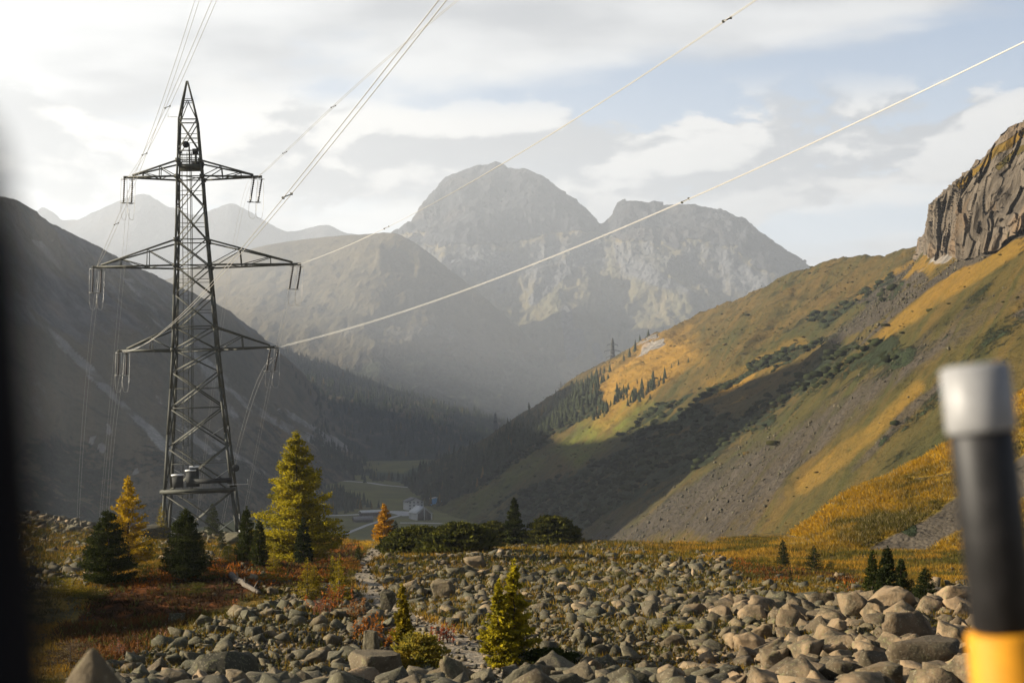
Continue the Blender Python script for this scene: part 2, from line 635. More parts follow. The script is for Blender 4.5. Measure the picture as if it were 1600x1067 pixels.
def terrain(name, G, mat, maskfn, kind='structure'):
    nv, nu = G.shape[:2]
    V = G.reshape(-1, 3)
    u, v = px(V[:, 0], np.maximum(V[:, 1], 1.0), V[:, 2])
    mk = {k: np.zeros(len(V)) for k in MASKS}
    maskfn(mk, u, v, V)
    me = mk_mesh(name, V, grid_faces(nv, nu), {k: np.clip(a, 0, 1) for k, a in mk.items()}, uv=flow_coords(G), smooth=True)
    return tag(link(name, me, mat), kind=kind)


FLOOR = -100.0

# --- far mountains -------------------------------------------------
MAT_FAR = slope_mat('far_mountain', dry=(0.09, 0.07, 0.035), olive=(0.055, 0.052, 0.03), rockc=(0.034, 0.035, 0.039), screec=(0.066, 0.067, 0.070),
                    shrubc=(0.03, 0.035, 0.02), unit=14.0, bump=1.6, flow_k=(0.010, 0.0012))


def displaced(G, scale, amp, octaves=6, ridged=True, squash=(1, 1, 1), seed=0, weight=None, rough=0.5, along=None, crest=None, cells=False):
    V = G.reshape(-1, 3)
    n = (cellular(V * np.asarray(squash), scale, seed) if cells else fbm(V * np.asarray(squash), scale, octaves, rough, ridged, seed)).reshape(G.shape[:2])
    n = n - n.mean()
    if crest is not None:
        n = n * (1 - 0.85 * np.exp(-((np.arange(G.shape[0]) - crest) / 16.0) ** 2))[:, None]
    if weight is not None: n = n * weight
    nm = grid_normals(G) if along is None else np.broadcast_to(np.asarray(along, float), G.shape)
    return G + nm * (n * amp)[:, :, None]


def cellular(p, scale, seed=0):
    """one random value per cell of a jittered lattice: blocky broken rock"""
    p = np.asarray(p, float) / scale
    i0 = np.floor(p).astype(np.int64)
    best = np.full(len(p), 1e9)
    val = np.zeros(len(p))
    for dx in (-1, 0, 1):
        for dy in (-1, 0, 1):
            for dz in (-1, 0, 1):
                i = i0 + np.array([dx, dy, dz])
                h = i[:, 0] * 374761393 + i[:, 1] * 668265263 + i[:, 2] * 2147483647 + seed * 144269
                h = ((h ^ (h >> 13)) * 1274126177) & 0x7fffffff
                h ^= h >> 15
                c = i + np.stack([(h & 1023) / 1023.0, ((h >> 10) & 1023) / 1023.0, ((h >> 5) & 1023) / 1023.0], 1)
                d = ((p - c) ** 2).sum(1)
                m = d < best
                best = np.where(m, d, best)
                val = np.where(m, ((h >> 3) & 255) / 127.5 - 1, val)
    return val


def back_of(crest, drop, push):
    return [(x * (1 + push / y), y + push, z - drop) for (x, y, z) in crest]


# range at the very back, left
cr = [P(-350, 360, 8600), P(-150, 330, 8500), P(20, 352, 8400), P(66, 324, 8300), P(98, 345, 8300), P(130, 340, 8200), P(180, 318, 8100), P(225, 304, 8000), P(270, 325, 8000),
      P(310, 336, 8000), P(358, 318, 8000), P(400, 336, 8000), P(450, 362, 8000), P(510, 351, 8000), P(545, 364, 8000), P(600, 368, 8000), P(680, 372, 8000), P(760, 390, 8000)]
ft = [P(-350 + 65 * i, 668, 6800) for i in range(len(cr))]
G = loft([ft, cr, back_of(cr, 600, 900)], 340, [80, 14])
G = displaced(G, 900, 95, 7, True, seed=3, crest=80)
G = displaced(G, 120, 14, 4, True, seed=4)
terrain('back_range_mountain', G, MAT_FAR, lambda m, u, v, V: m.update(
    rock=sstep(v, 520, 380) * 0.75, scree=0.25 + 0 * u))

# the domed peak and the long ridge right of it
cr = [P(430, 520, 6000), P(540, 420, 6100), P(610, 368, 6200), P(650, 357, 6200), P(664, 335, 6200), P(684, 298, 6200), P(694, 282, 6200), P(715, 270, 6200), P(742, 261, 6200), P(775, 252, 6200),
      P(800, 262, 6150), P(832, 270, 6100), P(868, 291, 6050), P(905, 317, 6000), P(930, 343, 5900), P(942, 349, 5850), P(958, 336, 5800), P(966, 318, 5750), P(980, 311, 5700), P(1010, 314, 5700),
      P(1040, 318, 5650), P(1075, 317, 5600), P(1105, 322, 5600), P(1130, 332, 5550), P(1160, 349, 5500), P(1200, 370, 5500), P(1240, 396, 5450), P(1275, 418, 5400), P(1340, 455, 5400), P(1430, 500, 5300)]
n = len(cr)
mid_ = [P(410 + 1030 * i / (n - 1), 470 + 20 * math.sin(i * 1.3), 5150 - 8 * i) for i in range(n)]
ft = [P(380 + 1080 * i / (n - 1), 688, 4100 - 5 * i) for i in range(n)]
G = loft([ft, mid_, cr, back_of(cr, 700, 900)], 560, [90, 120, 14])
nvv = G.shape[0]
wr = np.ones(nvv); wr[:90] = np.linspace(0.35, 0.8, 90)
G = displaced(G, 700, 85, 7, True, squash=(1, 1, 0.55), seed=11, weight=wr[:, None] * np.ones((1, 560)), rough=0.52, crest=210)
G = displaced(G, 190, 38, 6, True, squash=(1, 1, 0.4), seed=12, rough=.62, crest=210)
G = displaced(G, 130, 12, cells=True, squash=(1, 1, .6), seed=13, weight=sstep(np.arange(nvv), 110, 170)[:, None] * np.ones((1, 560)))
G = displaced(G, 55, 9, 3, True, seed=14)


def mask_dome(m, u, v, V):
    warp = fbm(V, 160, 4, seed=5) * 26
    vv = v + warp
    crest_cliff = np.interp(u, [640, 700, 780, 860, 930, 965, 1000, 1080, 1150, 1280], [372, 385, 388, 372, 372, 368, 372, 380, 400, 460])
    m['rock'] = sstep(vv, crest_cliff + 12, crest_cliff - 14) * 0.95 + sstep(vv, crest_cliff + 20, crest_cliff + 120) * 0.28
    m['scree'] = sstep(vv, crest_cliff - 10, crest_cliff + 10) * sstep(vv, crest_cliff + 110, crest_cliff + 35) * 0.62
    m['scree'] += band(u + warp * .3, v, [(884, 485), (888, 515), (893, 548)], 12) + band(u + warp * .3, v, [(905, 520), (910, 540), (892, 556)], 10)
    m['scree'] += band(u + warp * .3, v, [(930, 540), (940, 562), (950, 580)], 8) * .9
    m['scree'] += band(u + warp * .4, v, [(935, 380), (880, 420), (830, 470)], 12) * .7
    m['scree'] += band(u + warp * .5, v, [(990, 420), (1060, 450), (1120, 500)], 14) * .5
    m['scree'] += band(u + warp * .5, v, [(1120, 390), (1180, 440), (1230, 470)], 12) * .45
    m['shrub'] = sstep(vv, 560, 640) * 0.5


terrain('dome_mountain', G, MAT_FAR, mask_dome)

# brown shoulder hill in front of the dome, left
cr = [P(180, 470, 5200), P(300, 420, 5000), P(400, 388, 4900), P(500, 372, 4800), P(570, 367, 4700), P(618, 365, 4600), P(655, 384, 4550), P(690, 410, 4500), P(735, 446, 4400), P(790, 492, 4300), P(840, 545, 4250), P(880, 590, 4200), P(930, 650, 4100)]
n = len(cr)
ft = [P(150 + 780 * i / (n - 1), 697, 3500) for i in range(n)]
G = loft([ft, cr, back_of(cr, 500, 700)], 380, [150, 14])
G = displaced(G, 620, 60, 7, True, seed=21, crest=150)
G = displaced(G, 190, 22, 6, True, squash=(1, 1, .45), seed=22, rough=.62, crest=150)


def mask_shoulder(m, u, v, V):
    w_ = fbm(V, 130, 4, seed=8) * 30
    m['rock'] = 0.22 + 0 * u
    m['gold'] = 0.03 + 0 * u
    m['shrub'] = sstep(v + w_, 520, 590) * 0.75 + .05
    m['scree'] = band(u, v + w_, [(540, 515), (600, 518), (660, 530), (720, 520)], 16) * 0.5


MAT_BROWN = slope_mat('brown_mountain', dry=(0.052, 0.043, 0.024), olive=(0.034, 0.031, 0.019), rockc=(0.066, 0.063, 0.058), screec=(0.08, 0.076, 0.068),
                      shrubc=(0.028, 0.032, 0.018), unit=9.0, bump=1.6, flow_k=(0.012, 0.0015))
terrain('brown_shoulder_mountain', G, MAT_BROWN, mask_shoulder)

# dark forested flank behind the left mountain
cr = [P(250, 470, 3500), P(350, 505, 3450), P(430, 540, 3400), P(500, 568, 3400), P(580, 592, 3350), P(680, 622, 3300), P(770, 655, 3250), P(850, 690, 3200), P(930, 720, 3100)]
n = len(cr)
ft = [P(150 + 800 * i / (n - 1), 727, 2300) for i in range(n)]
G = loft([ft, cr, back_of(cr, 300, 500)], 260, [90, 10])
G = displaced(G, 320, 26, 6, True, seed=31)
MAT_DARK = slope_mat('left_mountain', dry=(0.105, 0.08, 0.045), olive=(0.062, 0.056, 0.034), rockc=(0.125, 0.12, 0.112), screec=(0.27, 0.255, 0.22),
                     shrubc=(0.020, 0.024, 0.014), unit=5.0, bump=1.5, flow_k=(0.022, 0.0022))
FLANK = terrain('forested_flank_hill', G, MAT_DARK, lambda m, u, v, V: m.update(shrub=0.62 + 0.2 * fbm(V, 90, 3, seed=2), rock=0.2 + 0 * u))
FLANK_V = G.reshape(-1, 3)

# left mountain; its unseen crest left of frame is shaped to shade the right slope
cr = [(-1060, 345, -20), (-1010, 425, 90), (-985, 505, 240), (-960, 590, 385), (-945, 700, 395), (-915, 865, 330), (-830, 1150, 255), (-720, 1380, 245), P(0, 305, 1500), P(45, 326, 1580), P(100, 360, 1700), P(165, 392, 1820), P(240, 430, 2000),
      P(300, 458, 2150), P(350, 482, 2300), P(400, 520, 2480), P(450, 562, 2700), P(490, 602, 2850), P(530, 646, 3000), P(580, 690, 3150), P(640, 722, 3250), P(700, 730, 3300)]
ft = [(-900, 300, -101), (-850, 340, -101), (-800, 420, -101), (-730, 520, -101), (-680, 620, -101), (-620, 720, -101), (-560, 800, -101), (-480, 860, -101), (-400, 890, -103), P(50, 860, 920), P(120, 860, 940), P(190, 856, 950),
      P(250, 850, 960), P(310, 843, 1000), P(360, 830, 1070), P(420, 808, 1200), P(470, 788, 1380), P(520, 768, 1600), P(570, 750, 1850), P(610, 738, 2050), P(660, 728, 2300), P(710, 720, 2550)]
mid_ = [tuple(np.asarray(a) * 0.45 + np.asarray(b) * 0.55 + np.array([0, 0, -0.05 * (a[2] - b[2])])) for a, b in zip(cr, ft)]
bk = [(x - 520, y + 160, z - 380) for (x, y, z) in cr]
G = loft([ft, mid_, cr, bk], 520, [110, 110, 16])
fu = np.linspace(0, 1, 520)
G = displaced(G, 330, 24, 7, True, squash=(1, 1, 0.5), seed=41, rough=0.52, crest=220)
G = displaced(G, 75, 8.0, 5, True, squash=(1, 1, .5), seed=43, rough=.6)


def mask_left(m, u, v, V):
    w1 = fbm(V, 70, 4, seed=9)
    uu, vv = u + w1 * 14, v + w1 * 14
    w9 = fbm(V * np.array([1, 1, .6]), 28, 4, seed=20)
    m['rock'] = sstep(vv, 640, 470) * 0.46 + 0.05 + 0.25 * fbm(V, 120, 4, seed=19)
    m['scree'] = 0.12 + 0.25 * fbm(V * np.array([1, 1, .4]), 60, 4, seed=10)
    for pts, w_, k in ([[(40, 480), (120, 560), (200, 640), (300, 740)], 13, .85], [[(200, 440), (240, 490), (300, 560), (360, 640)], 16, .55], [[(150, 410), (190, 470)], 12, .5],
                       [[(310, 560), (400, 640), (470, 680), (540, 700)], 13, .8], [[(440, 640), (490, 670), (530, 690)], 7, .9], [[(330, 680), (380, 720), (420, 745)], 10, .6],
                       [[(60, 380), (110, 430), (180, 500)], 10, .5], [[(250, 620), (310, 690), (350, 720)], 9, .6]):
        m['scree'] += band(u + w1 * 22 + w9 * 10, v + w1 * 14 + w9 * 8, pts, w_ * .8) * k * (.45 + .55 * sstep(w9, -.3, .3))
    for c_ in ((146, 688), (212, 738), (160, 700), (170, 672)):
        m['scree'] += sstep(-np.hypot(u - c_[0] + w9 * 9, (v - c_[1] + w9 * 12) * .6), -6, -3) * .9
    m['gold'] = band(uu, vv, [(420, 660), (480, 690), (550, 715)], 16) * .25
    m['shrub'] = sstep(vv, 620, 720) * 0.55 + 0.12 * w1
    m['shrub'] *= 1 - np.clip(m['scree'] - .3, 0, 1)


LEFT = terrain('left_mountain_slope', G, MAT_DARK, mask_left)
LEFT_V = G.reshape(-1, 3)

# --- right valley side ---------------------------------------------
toe = [P(700, 720, 2500), P(640, 755, 1750), P(668, 790, 1330), P(720, 816, 1150), P(790, 850, 950), P(870, 880, 620), P(950, 892, 450), P(1090, 905, 330), P(1290, 930, 240), P(1600, 960, 190), P(2000, 990, 160)]
crs = [P(738, 714, 2400), P(858, 642, 2050), P(930, 584, 1850), P(1010, 528, 1650), P(1180, 461, 1250), P(1283, 418, 1080), P(1450, 380, 850), P(1600, 192, 640), P(1800, 40, 560), P(2150, -160, 470), P(2700, -350, 400)]
mid_ = [tuple(np.asarray(a) * 0.5 + np.asarray(b) * 0.5 + np.array([0, 0, dz])) for a, b, dz in zip(toe, crs, (0, 0, 3, 8, 2, -8, -9, -6, 0, 0, 0))]
bk = [(x + 260, y + 190, z - 60) for (x, y, z) in crs]
NU = 620
G = loft([toe, mid_, crs, bk], NU, [150, 150, 16])
# ribs and gullies along the fall line, softer detail
NV = G.shape[0]
S_, T_ = np.meshgrid(np.linspace(0, 10, NU), np.linspace(0, 1, NV))
rib = fbm(np.stack([S_.ravel() * 1.0, T_.ravel() * 0.8, 0 * S_.ravel()], 1), 0.9, 4, 0.5, True, seed=51).reshape(NV, NU)
dist_w = np.clip(G[:, :, 1] / 900.0, 0.2, 1.6)
lift = rib * 9.0 * dist_w * sstep(T_, 0.02, 0.2) * sstep(1.02 - T_, 0.0, 0.25)
G = G + np.array([0, 0, 1.0]) * lift[:, :, None]
G = displaced(G, 130, 8.0, 5, False, seed=53, weight=dist_w)
G = displaced(G, 48, 3.2, 4, True, squash=(1, 1, .6), seed=55, weight=dist_w)
G = displaced(G, 14, 1.5, 4, True, seed=54, weight=dist_w, rough=.6)


def mask_right(m, u, v, V):
    w1 = fbm(V, 60, 4, seed=12)
    w2 = fbm(V, 22, 4, seed=13)
    uu, vv = u + w1 * 24 + w2 * 8, v + w1 * 16 + w2 * 9
    # scree
    fan = [(890, 850), (905, 832), (1000, 778), (1090, 725), (1150, 690), (1250, 640), (1330, 590), (1450, 520), (1620, 425), (1620, 450), (1500, 545), (1390, 610), (1300, 690), (1210, 790), (1150, 880), (1000, 890)]
    m['scree'] += soft_poly(uu, vv, fan, 34) * 0.66
    m['scree'] -= band(uu, vv, [(1240, 760), (1330, 680), (1450, 600), (1600, 520)], 22) * 0.45
    m['scree'] -= soft_poly(uu, vv, [(1020, 850), (1080, 830), (1130, 850), (1060, 870)], 10) * 0.35
    m['scree'] += band(uu, vv, [(1305, 528), (1340, 505), (1420, 455), (1520, 405), (1650, 340)], 17)
    m['scree'] += band(uu, vv, [(1360, 480), (1400, 440), (1430, 425)], 10) * .8
    m['scree'] += band(uu, vv, [(1330, 730), (1430, 640), (1560, 540), (1650, 470)], 14) * .6
    m['scree'] += band(uu, vv, [(1010, 730), (1090, 690), (1150, 650)], 14) * .45
    m['scree'] += 0.12 * w1
    # thickets of dwarf pine
    low = [(700, 850), (765, 806), (820, 772), (870, 746), (935, 718), (985, 690), (1040, 668), (1100, 640), (1160, 640), (1210, 655), (1150, 690), (1090, 722), (1000, 775), (910, 826), (880, 850)]
    m['shrub'] += soft_poly(uu, vv, low, 9) * 0.95
    m['shrub'] += band(uu, vv, [(980, 686), (1090, 622), (1200, 570), (1305, 522)], 10) * .85
    m['shrub'] += band(uu, vv, [(1180, 645), (1250, 600), (1330, 555), (1400, 545)], 26) * .75
    m['shrub'] += band(uu, vv, [(1280, 500), (1330, 475), (1390, 440)], 18) * .75
    m['shrub'] += band(uu, vv, [(1300, 610), (1400, 560), (1480, 520), (1560, 480)], 12) * .35
    m['shrub'] += band(uu, vv, [(1380, 690), (1440, 650), (1500, 610)], 14) * .6
    m['shrub'] += soft_poly(uu, vv, [(600, 790), (620, 745), (700, 735), (760, 700), (860, 640), (925, 592), (950, 622), (930, 655), (880, 672), (800, 735), (740, 770), (650, 800)], 7) * 0.9
    m['shrub'] += 0.22 + 0.25 * w1
    m['shrub'] -= soft_poly(uu, vv, [(880, 690), (940, 620), (1010, 530), (1060, 500), (1180, 500), (1170, 560), (1080, 610), (980, 670), (870, 735), (700, 800), (680, 795)], 14) * 0.35
    m['shrub'] = np.clip(m['shrub'], 0, 1.1) * .60 + .10 * w2
    # gold grass with painted sunlight on ridge and rib rim, fresh green below it
    m['gold'] += soft_poly(uu, vv, [(925, 600), (1005, 525), (1080, 520), (1090, 560), (1010, 620), (930, 660)], 22) * 0.62
    m['gold'] += band(uu, vv, [(1180, 590), (1110, 622), (1060, 645)], 7) * .5 + band(uu, vv, [(1250, 540), (1190, 575), (1110, 600)], 18) * .25
    m['gold'] += band(uu, vv, [(1330, 470), (1450, 400), (1560, 360)], 10) * .35 + band(uu, vv, [(1380, 520), (1500, 440), (1620, 380)], 16) * .35
    m['gold'] += band(uu, vv, [(1250, 760), (1330, 690), (1440, 610)], 16) * .3 + band(uu, vv, [(1500, 280), (1560, 235), (1600, 200)], 8) * .6
    m['green'] += soft_poly(uu, vv, [(860, 700), (930, 655), (1000, 625), (1030, 640), (960, 680), (900, 730)], 14) * 0.9
    m['green'] += soft_poly(uu, vv, [(670, 800), (700, 760), (790, 700), (860, 720), (790, 790), (720, 830)], 16) * 0.6
    # rocks
    m['rock'] += soft_poly(uu, vv, [(988, 560), (1004, 535), (1032, 522), (1030, 540), (1008, 556)], 5)
    m['rock'] += soft_poly(uu, vv, [(1440, 400), (1452, 330), (1500, 275), (1610, 185), (1640, 330), (1560, 372), (1500, 396)], 8) * .8
    m['rock'] += band(uu, vv, [(1440, 385), (1480, 385), (1400, 440), (1370, 460)], 10) * .4


MAT_RIGHT = slope_mat('right_slope', unit=1.6, bump=1.6, flow_k=(0.10, 0.006))
RIGHT = terrain('right_valley_slope', G, MAT_RIGHT, mask_right)
RIGHT_G = G
RIGHT_V = G.reshape(-1, 3)
RU, RV = px(RIGHT_V[:, 0], RIGHT_V[:, 1], RIGHT_V[:, 2])
FACE_R = np.arange(len(RIGHT_V)) < NU * 300

# limestone cliff on the upper right
def d_right(u, v):
    """distance of the right slope seen at u, v"""
    k = np.argsort((RU[FACE_R] - u) ** 2 + (RV[FACE_R] - v) ** 2)[:6]
    return float(RIGHT_V[FACE_R][k, 1].min())


CT = [(1440, 372), (1454, 334), (1461, 317), (1482, 296), (1503, 276), (1530, 255), (1555, 232), (1580, 206), (1610, 180), (1700, 110), (1850, 10)]
CB = [(1425, 408), (1447, 398), (1462, 408), (1482, 400), (1505, 408), (1532, 400), (1558, 396), (1585, 374), (1615, 358), (1700, 290), (1850, 190)]
dB = [d_right(*q) + 5 for q in CB]
cb = [P(*q, d) for q, d in zip(CB, dB)]
ct = [P(*q, d + 14 + 0.10 * (b[1] - q[1])) for q, d, b in zip(CT, dB, CB)]
cm = [tuple(np.asarray(a) * 0.5 + np.asarray(b) * 0.5 + np.array([-1.0, -2.0, 1.0])) for a, b in zip(ct, cb)]
ck = [P(q[0] + 6, q[1] + 5, max(d_right(*q), t[1] + 8)) for q, t in zip(CT, ct)]
G = loft([cb, cm, ct, ck], 320, [70, 70, 12])
side = np.array([-0.75, -0.62, 0.12])
G = displaced(G, 26, 5.0, 4, True, squash=(1.3, 1.3, 0.2), seed=61, along=side, rough=0.6)
G = displaced(G, 13, 2.6, cells=True, squash=(1, 1, .35), seed=63, along=side)
G = displaced(G, 5.5, 1.1, cells=True, squash=(1, 1, .6), seed=64, along=side)
G = displaced(G, 50, 5.0, 3, False, squash=(1, 1, 0.5), seed=62, along=side)


def mask_cliff(m, u, v, V):
    w1 = fbm(V, 14, 4, seed=14)
    m['rock'] = 0.95 + 0.3 * w1
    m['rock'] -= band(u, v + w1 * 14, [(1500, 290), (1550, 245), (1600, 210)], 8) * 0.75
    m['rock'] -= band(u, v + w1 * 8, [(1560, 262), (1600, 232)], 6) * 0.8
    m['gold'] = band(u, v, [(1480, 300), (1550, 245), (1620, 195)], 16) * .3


MAT_CLIFF = slope_mat('cliff_rock', rockc=(0.118, 0.097, 0.073), unit=1.0, bump=1.5)
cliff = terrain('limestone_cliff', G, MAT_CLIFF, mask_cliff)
cliff.data.polygons.foreach_set('use_smooth', np.zeros(len(cliff.data.polygons), bool))
# --- near grassy spur, right ---------------------------------------
cr = [P(1120, 884, 104), P(1155, 872, 106), P(1230, 836, 112), P(1330, 771, 118), P(1400, 736, 121), P(1480, 690, 125), P(1600, 606, 130), P(1750, 500, 135), P(2000, 350, 140), P(2400, 200, 150)]
ft = [P(1100, 900, 88), P(1150, 898, 91), P(1250, 903, 92), P(1330, 908, 91), P(1400, 914, 89), P(1480, 920, 87), P(1620, 935, 82), P(1800, 960, 74), P(2100, 1000, 66), P(2600, 1060, 58)]
bk = [(x + 6, y + 40, z - 22) for (x, y, z) in cr]
mid_ = [tuple(np.asarray(a) * 0.5 + np.asarray(b) * 0.5 + np.array([0, 0, 0.5])) for a, b in zip(cr, ft)]
G = loft([ft, mid_, cr, bk], 420, [70, 70, 24])
G = displaced(G, 9, 0.55, 5, False, seed=71)
G = displaced(G, 2.2, 0.18, 4, False, seed=72)


def mask_spur(m, u, v, V):
    w1 = fbm(V, 5, 4, seed=15)
    uu, vv = u + w1 * 10, v + w1 * 8
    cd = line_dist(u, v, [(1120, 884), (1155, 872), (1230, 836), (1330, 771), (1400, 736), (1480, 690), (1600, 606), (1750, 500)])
    m['gold'] = 0.34 + 0.62 * sstep(-cd, -70, -8) + 0.35 * w1  # golder near the crest: drier grass, partly sunlight painted in
    m['gold'] += band(uu, vv, [(1400, 880), (1480, 850), (1600, 800)], 40) * .35
    m['scree'] += soft_poly(uu, vv, [(1290, 915), (1340, 868), (1400, 832), (1450, 805), (1510, 768), (1700, 650), (1750, 700), (1520, 815), (1450, 850), (1390, 895), (1370, 930)], 7)
    m['scree'] += band(uu, vv, [(1215, 838), (1240, 840), (1290, 848)], 3) * .8 + band(uu, vv, [(1430, 748), (1490, 742)], 3) * .7
    m['green'] += 0.25 + 0.35 * fbm(V, 12, 3, seed=17)
    m['shrub'] += band(uu, vv, [(1310, 820), (1360, 800), (1420, 825)], 14) * .7 + band(uu, vv, [(1180, 880), (1230, 862), (1300, 870)], 16) * .45
    m['shrub'] += band(uu, vv, [(1420, 770), (1460, 760)], 10) * .5 + band(uu, vv, [(1480, 700), (1380, 760), (1300, 800)], 8) * .0
    m['shrub'] += 0.2 + 0.3 * w1
    m['shrub'] -= band(u, v, [(1160, 868), (1230, 832), (1330, 768), (1480, 688), (1600, 603)], 26) * .5


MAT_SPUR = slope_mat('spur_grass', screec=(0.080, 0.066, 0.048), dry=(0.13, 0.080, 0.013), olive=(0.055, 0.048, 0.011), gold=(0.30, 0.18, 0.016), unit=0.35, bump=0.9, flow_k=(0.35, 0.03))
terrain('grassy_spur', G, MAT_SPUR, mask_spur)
SPUR_V = G.reshape(-1, 3)[:420 * 141]

# --- the ground: road shoulder, boulder field, drop, valley floor ---
A_K = np.array([-1.5, -.5, -.36, -.30, -.2, -.12, 0, .12, .155, .19, 1.5])
YR_K = np.array([200, 200, 200, 195, 160, 128, 121, 106, 118, 170, 170.])


def g_base(x, y):
    x, y = np.asarray(x, float), np.asarray(y, float)
    ys = np.maximum(y, 3.0)
    a = x / np.maximum(ys, 8)
    yr = np.interp(a, A_K, YR_K)
    yy = np.minimum(ys, yr)
    z = np.where(yy < 22, -1.6 - (yy - 3) * 0.1632, -4.7 - 0.0815 * (yy - 22))
    over = np.maximum(ys - yr, 0)
    z = z - np.where(over < 20, over ** 2 * 0.0085, 3.4 + (over - 20) * 0.34)
    # left rise, right boulder mound, hollow
    z = z + 3.0 * sstep(-a, 0.27, 0.40) * sstep(ys, 90, 180) * sstep(-ys, -420, -230)
    z = z + 0.95 * np.exp(-((x - 11) / 5.0) ** 2 - ((ys - 32) / 9.0) ** 2)
    z = z + 0.5 * np.exp(-((x + 7) / 5.0) ** 2 - ((ys - 33) / 5.0) ** 2)
    z = z - 2.4 * np.exp(-((x + 12.5) / 7.5) ** 2 - ((ys - 45) / 6.5) ** 2)
    z = z + 0.5 * np.exp(-((x + 14) / 5.0) ** 2 - ((ys - 62) / 6.0) ** 2)
    bank = sstep(-a, 0.43, 0.62) * sstep(ys, 14, 36) * sstep(-ys, -120, -56) * sstep(-x, 8, 24)  # unseen bank left of the frame, added to shade the hollow
    z = z + 6.0 * bank
    return np.maximum(z, FLOOR)


def g(x, y):
    x, y = np.atleast_1d(np.asarray(x, float)), np.atleast_1d(np.asarray(y, float))
    z = g_base(x, y)
    p = np.stack([x, y, 0 * x], 1)
    near = sstep(y, 6, 26)
    z = z + near * ((0.45 + 1.6 * sstep(-x / np.maximum(y, 8), 0.46, 0.62)) * fbm(p, 11, 3, seed=81) + 0.16 * fbm(p, 3.0, 3, seed=82)) * sstep(-y, -900, -500)
    # gentle mounds on the valley floor
    far = sstep(y, 900, 1300)
    z = z + far * (fbm(p, 330, 3, seed=83) * 5 + 3.0)
    z = z + 13 * np.exp(-((x + 95) / 120) ** 2 - ((y - 2150) / 170) ** 2)
    return z


rows = np.concatenate([np.concatenate([[-250, -120, -60], np.linspace(-25, 17, 14)]), 18 * (250 / 18) ** np.linspace(0, 1, 300), 260 * (12000 / 260) ** np.linspace(0, 1, 110)])
ca = np.concatenate([np.linspace(-3, -.5, 16), np.linspace(-.48, .48, 300), np.linspace(.5, 3, 16)])
GX = np.clip(ca[None, :] * np.maximum(rows, 16)[:, None], -8000, 8000)
GY = np.repeat(rows[:, None], len(ca), 1)
GZ = g(GX.ravel(), GY.ravel()).reshape(GX.shape)
GG = np.stack([GX, GY, GZ], -1)

PATH = [(775, 1067), (745, 1040), (715, 1012), (655, 985), (612, 955), (588, 925), (572, 900), (566, 882), (580, 866), (600, 856)]


def zone_rubble(u, v, V):
    """0..1: how much loose rock lies here"""
    w1 = fbm(V, 6, 4, seed=91) * 14
    uu, vv = u + w1, v + w1 * .6
    r = soft_poly(uu, vv, [(585, 842), (700, 860), (780, 852), (840, 843), (905, 846), (1000, 856), (1140, 880), (1160, 915), (1300, 945), (1400, 945), (1500, 912), (1750, 900), (1750, 1300), (720, 1300), (700, 1010), (640, 960), (590, 900)], 10)
    r = np.maximum(r, soft_poly(uu, vv, [(60, 1300), (180, 1035), (260, 1000), (350, 962), (440, 930), (520, 915), (560, 930), (600, 975), (690, 1010), (730, 1060), (760, 1300)], 8))
    r = np.maximum(r, soft_poly(uu, vv, [(-300, 860), (60, 790), (150, 800), (250, 815), (330, 830), (380, 850), (330, 890), (240, 860), (150, 900), (-300, 1000)], 12) * 0.75)
    r = np.maximum(r, soft_poly(uu, vv, [(380, 880), (430, 905), (560, 940), (430, 960), (400, 930)], 10) * 0.3)
    r = np.maximum(r, soft_poly(uu, vv, [(1140, 905), (1350, 900), (1360, 945), (1150, 935)], 10) * 0.25)
    r *= 1 - band(u, v, PATH, np.interp(v, [850, 1067], [15, 58]) * 1.0) * 0.98
    tuft = fbm(V * np.array([1, .6, 1]), 5.0, 3, seed=92)
    r *= 1 - 0.8 * sstep(tuft, 0.22, 0.40)
    return np.clip(r, 0, 1)


def zone_red(u, v, V):
    w1 = fbm(V, 5, 4, seed=93) * 14
    uu, vv = u + w1, v + w1 * .7
    r = soft_poly(uu, vv, [(90, 990), (150, 930), (230, 890), (330, 880), (400, 850), (480, 865), (560, 850), (570, 880), (520, 905), (420, 925), (330, 960), (240, 1000), (150, 1050)], 10)
    r = np.maximum(r, soft_poly(uu, vv, [(1130, 900), (1150, 876), (1340, 900), (1345, 915), (1280, 905), (1200, 912)], 6) * 0.9)
    r = np.maximum(r, soft_poly(uu, vv, [(1200, 925), (1340, 925), (1400, 960), (1300, 950)], 8) * 0.7)
    return np.clip(r * (0.75 + .6 * fbm(V, 3.5, 3, seed=94)), 0, 1)


def mask_ground(m, u, v, V):
    w1 = fbm(V, 4, 4, seed=95)
    near = V[:, 1] < 260
    m['scree'] = np.where(near, zone_rubble(u, v, V) * 0.9, 0)
    m['scree'] = np.where(near, np.maximum(m['scree'], band(u, v, PATH, np.interp(v, [850, 1067], [14, 54]))), m['scree'])
    m['scree'] = np.where(near & (V[:, 1] < 17), 0.9, m['scree'])
    m['gold'] = np.where(near, 0.35 + 0.4 * w1, 0.0)
    m['shrub'] = np.where(near, zone_red(u, v, V), 0)
    far = V[:, 1] > 700
    w2 = fbm(V, 130, 4, seed=96)
    m['green'] = np.where(far, 0.62 + 0.3 * w2, 0)
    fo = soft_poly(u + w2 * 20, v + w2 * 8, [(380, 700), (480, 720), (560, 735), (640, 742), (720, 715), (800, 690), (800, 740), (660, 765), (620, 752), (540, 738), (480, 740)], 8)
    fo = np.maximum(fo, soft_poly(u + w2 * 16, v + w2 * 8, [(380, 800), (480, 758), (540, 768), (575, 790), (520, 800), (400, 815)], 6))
    m['dark'] = np.where(far, fo, 0)


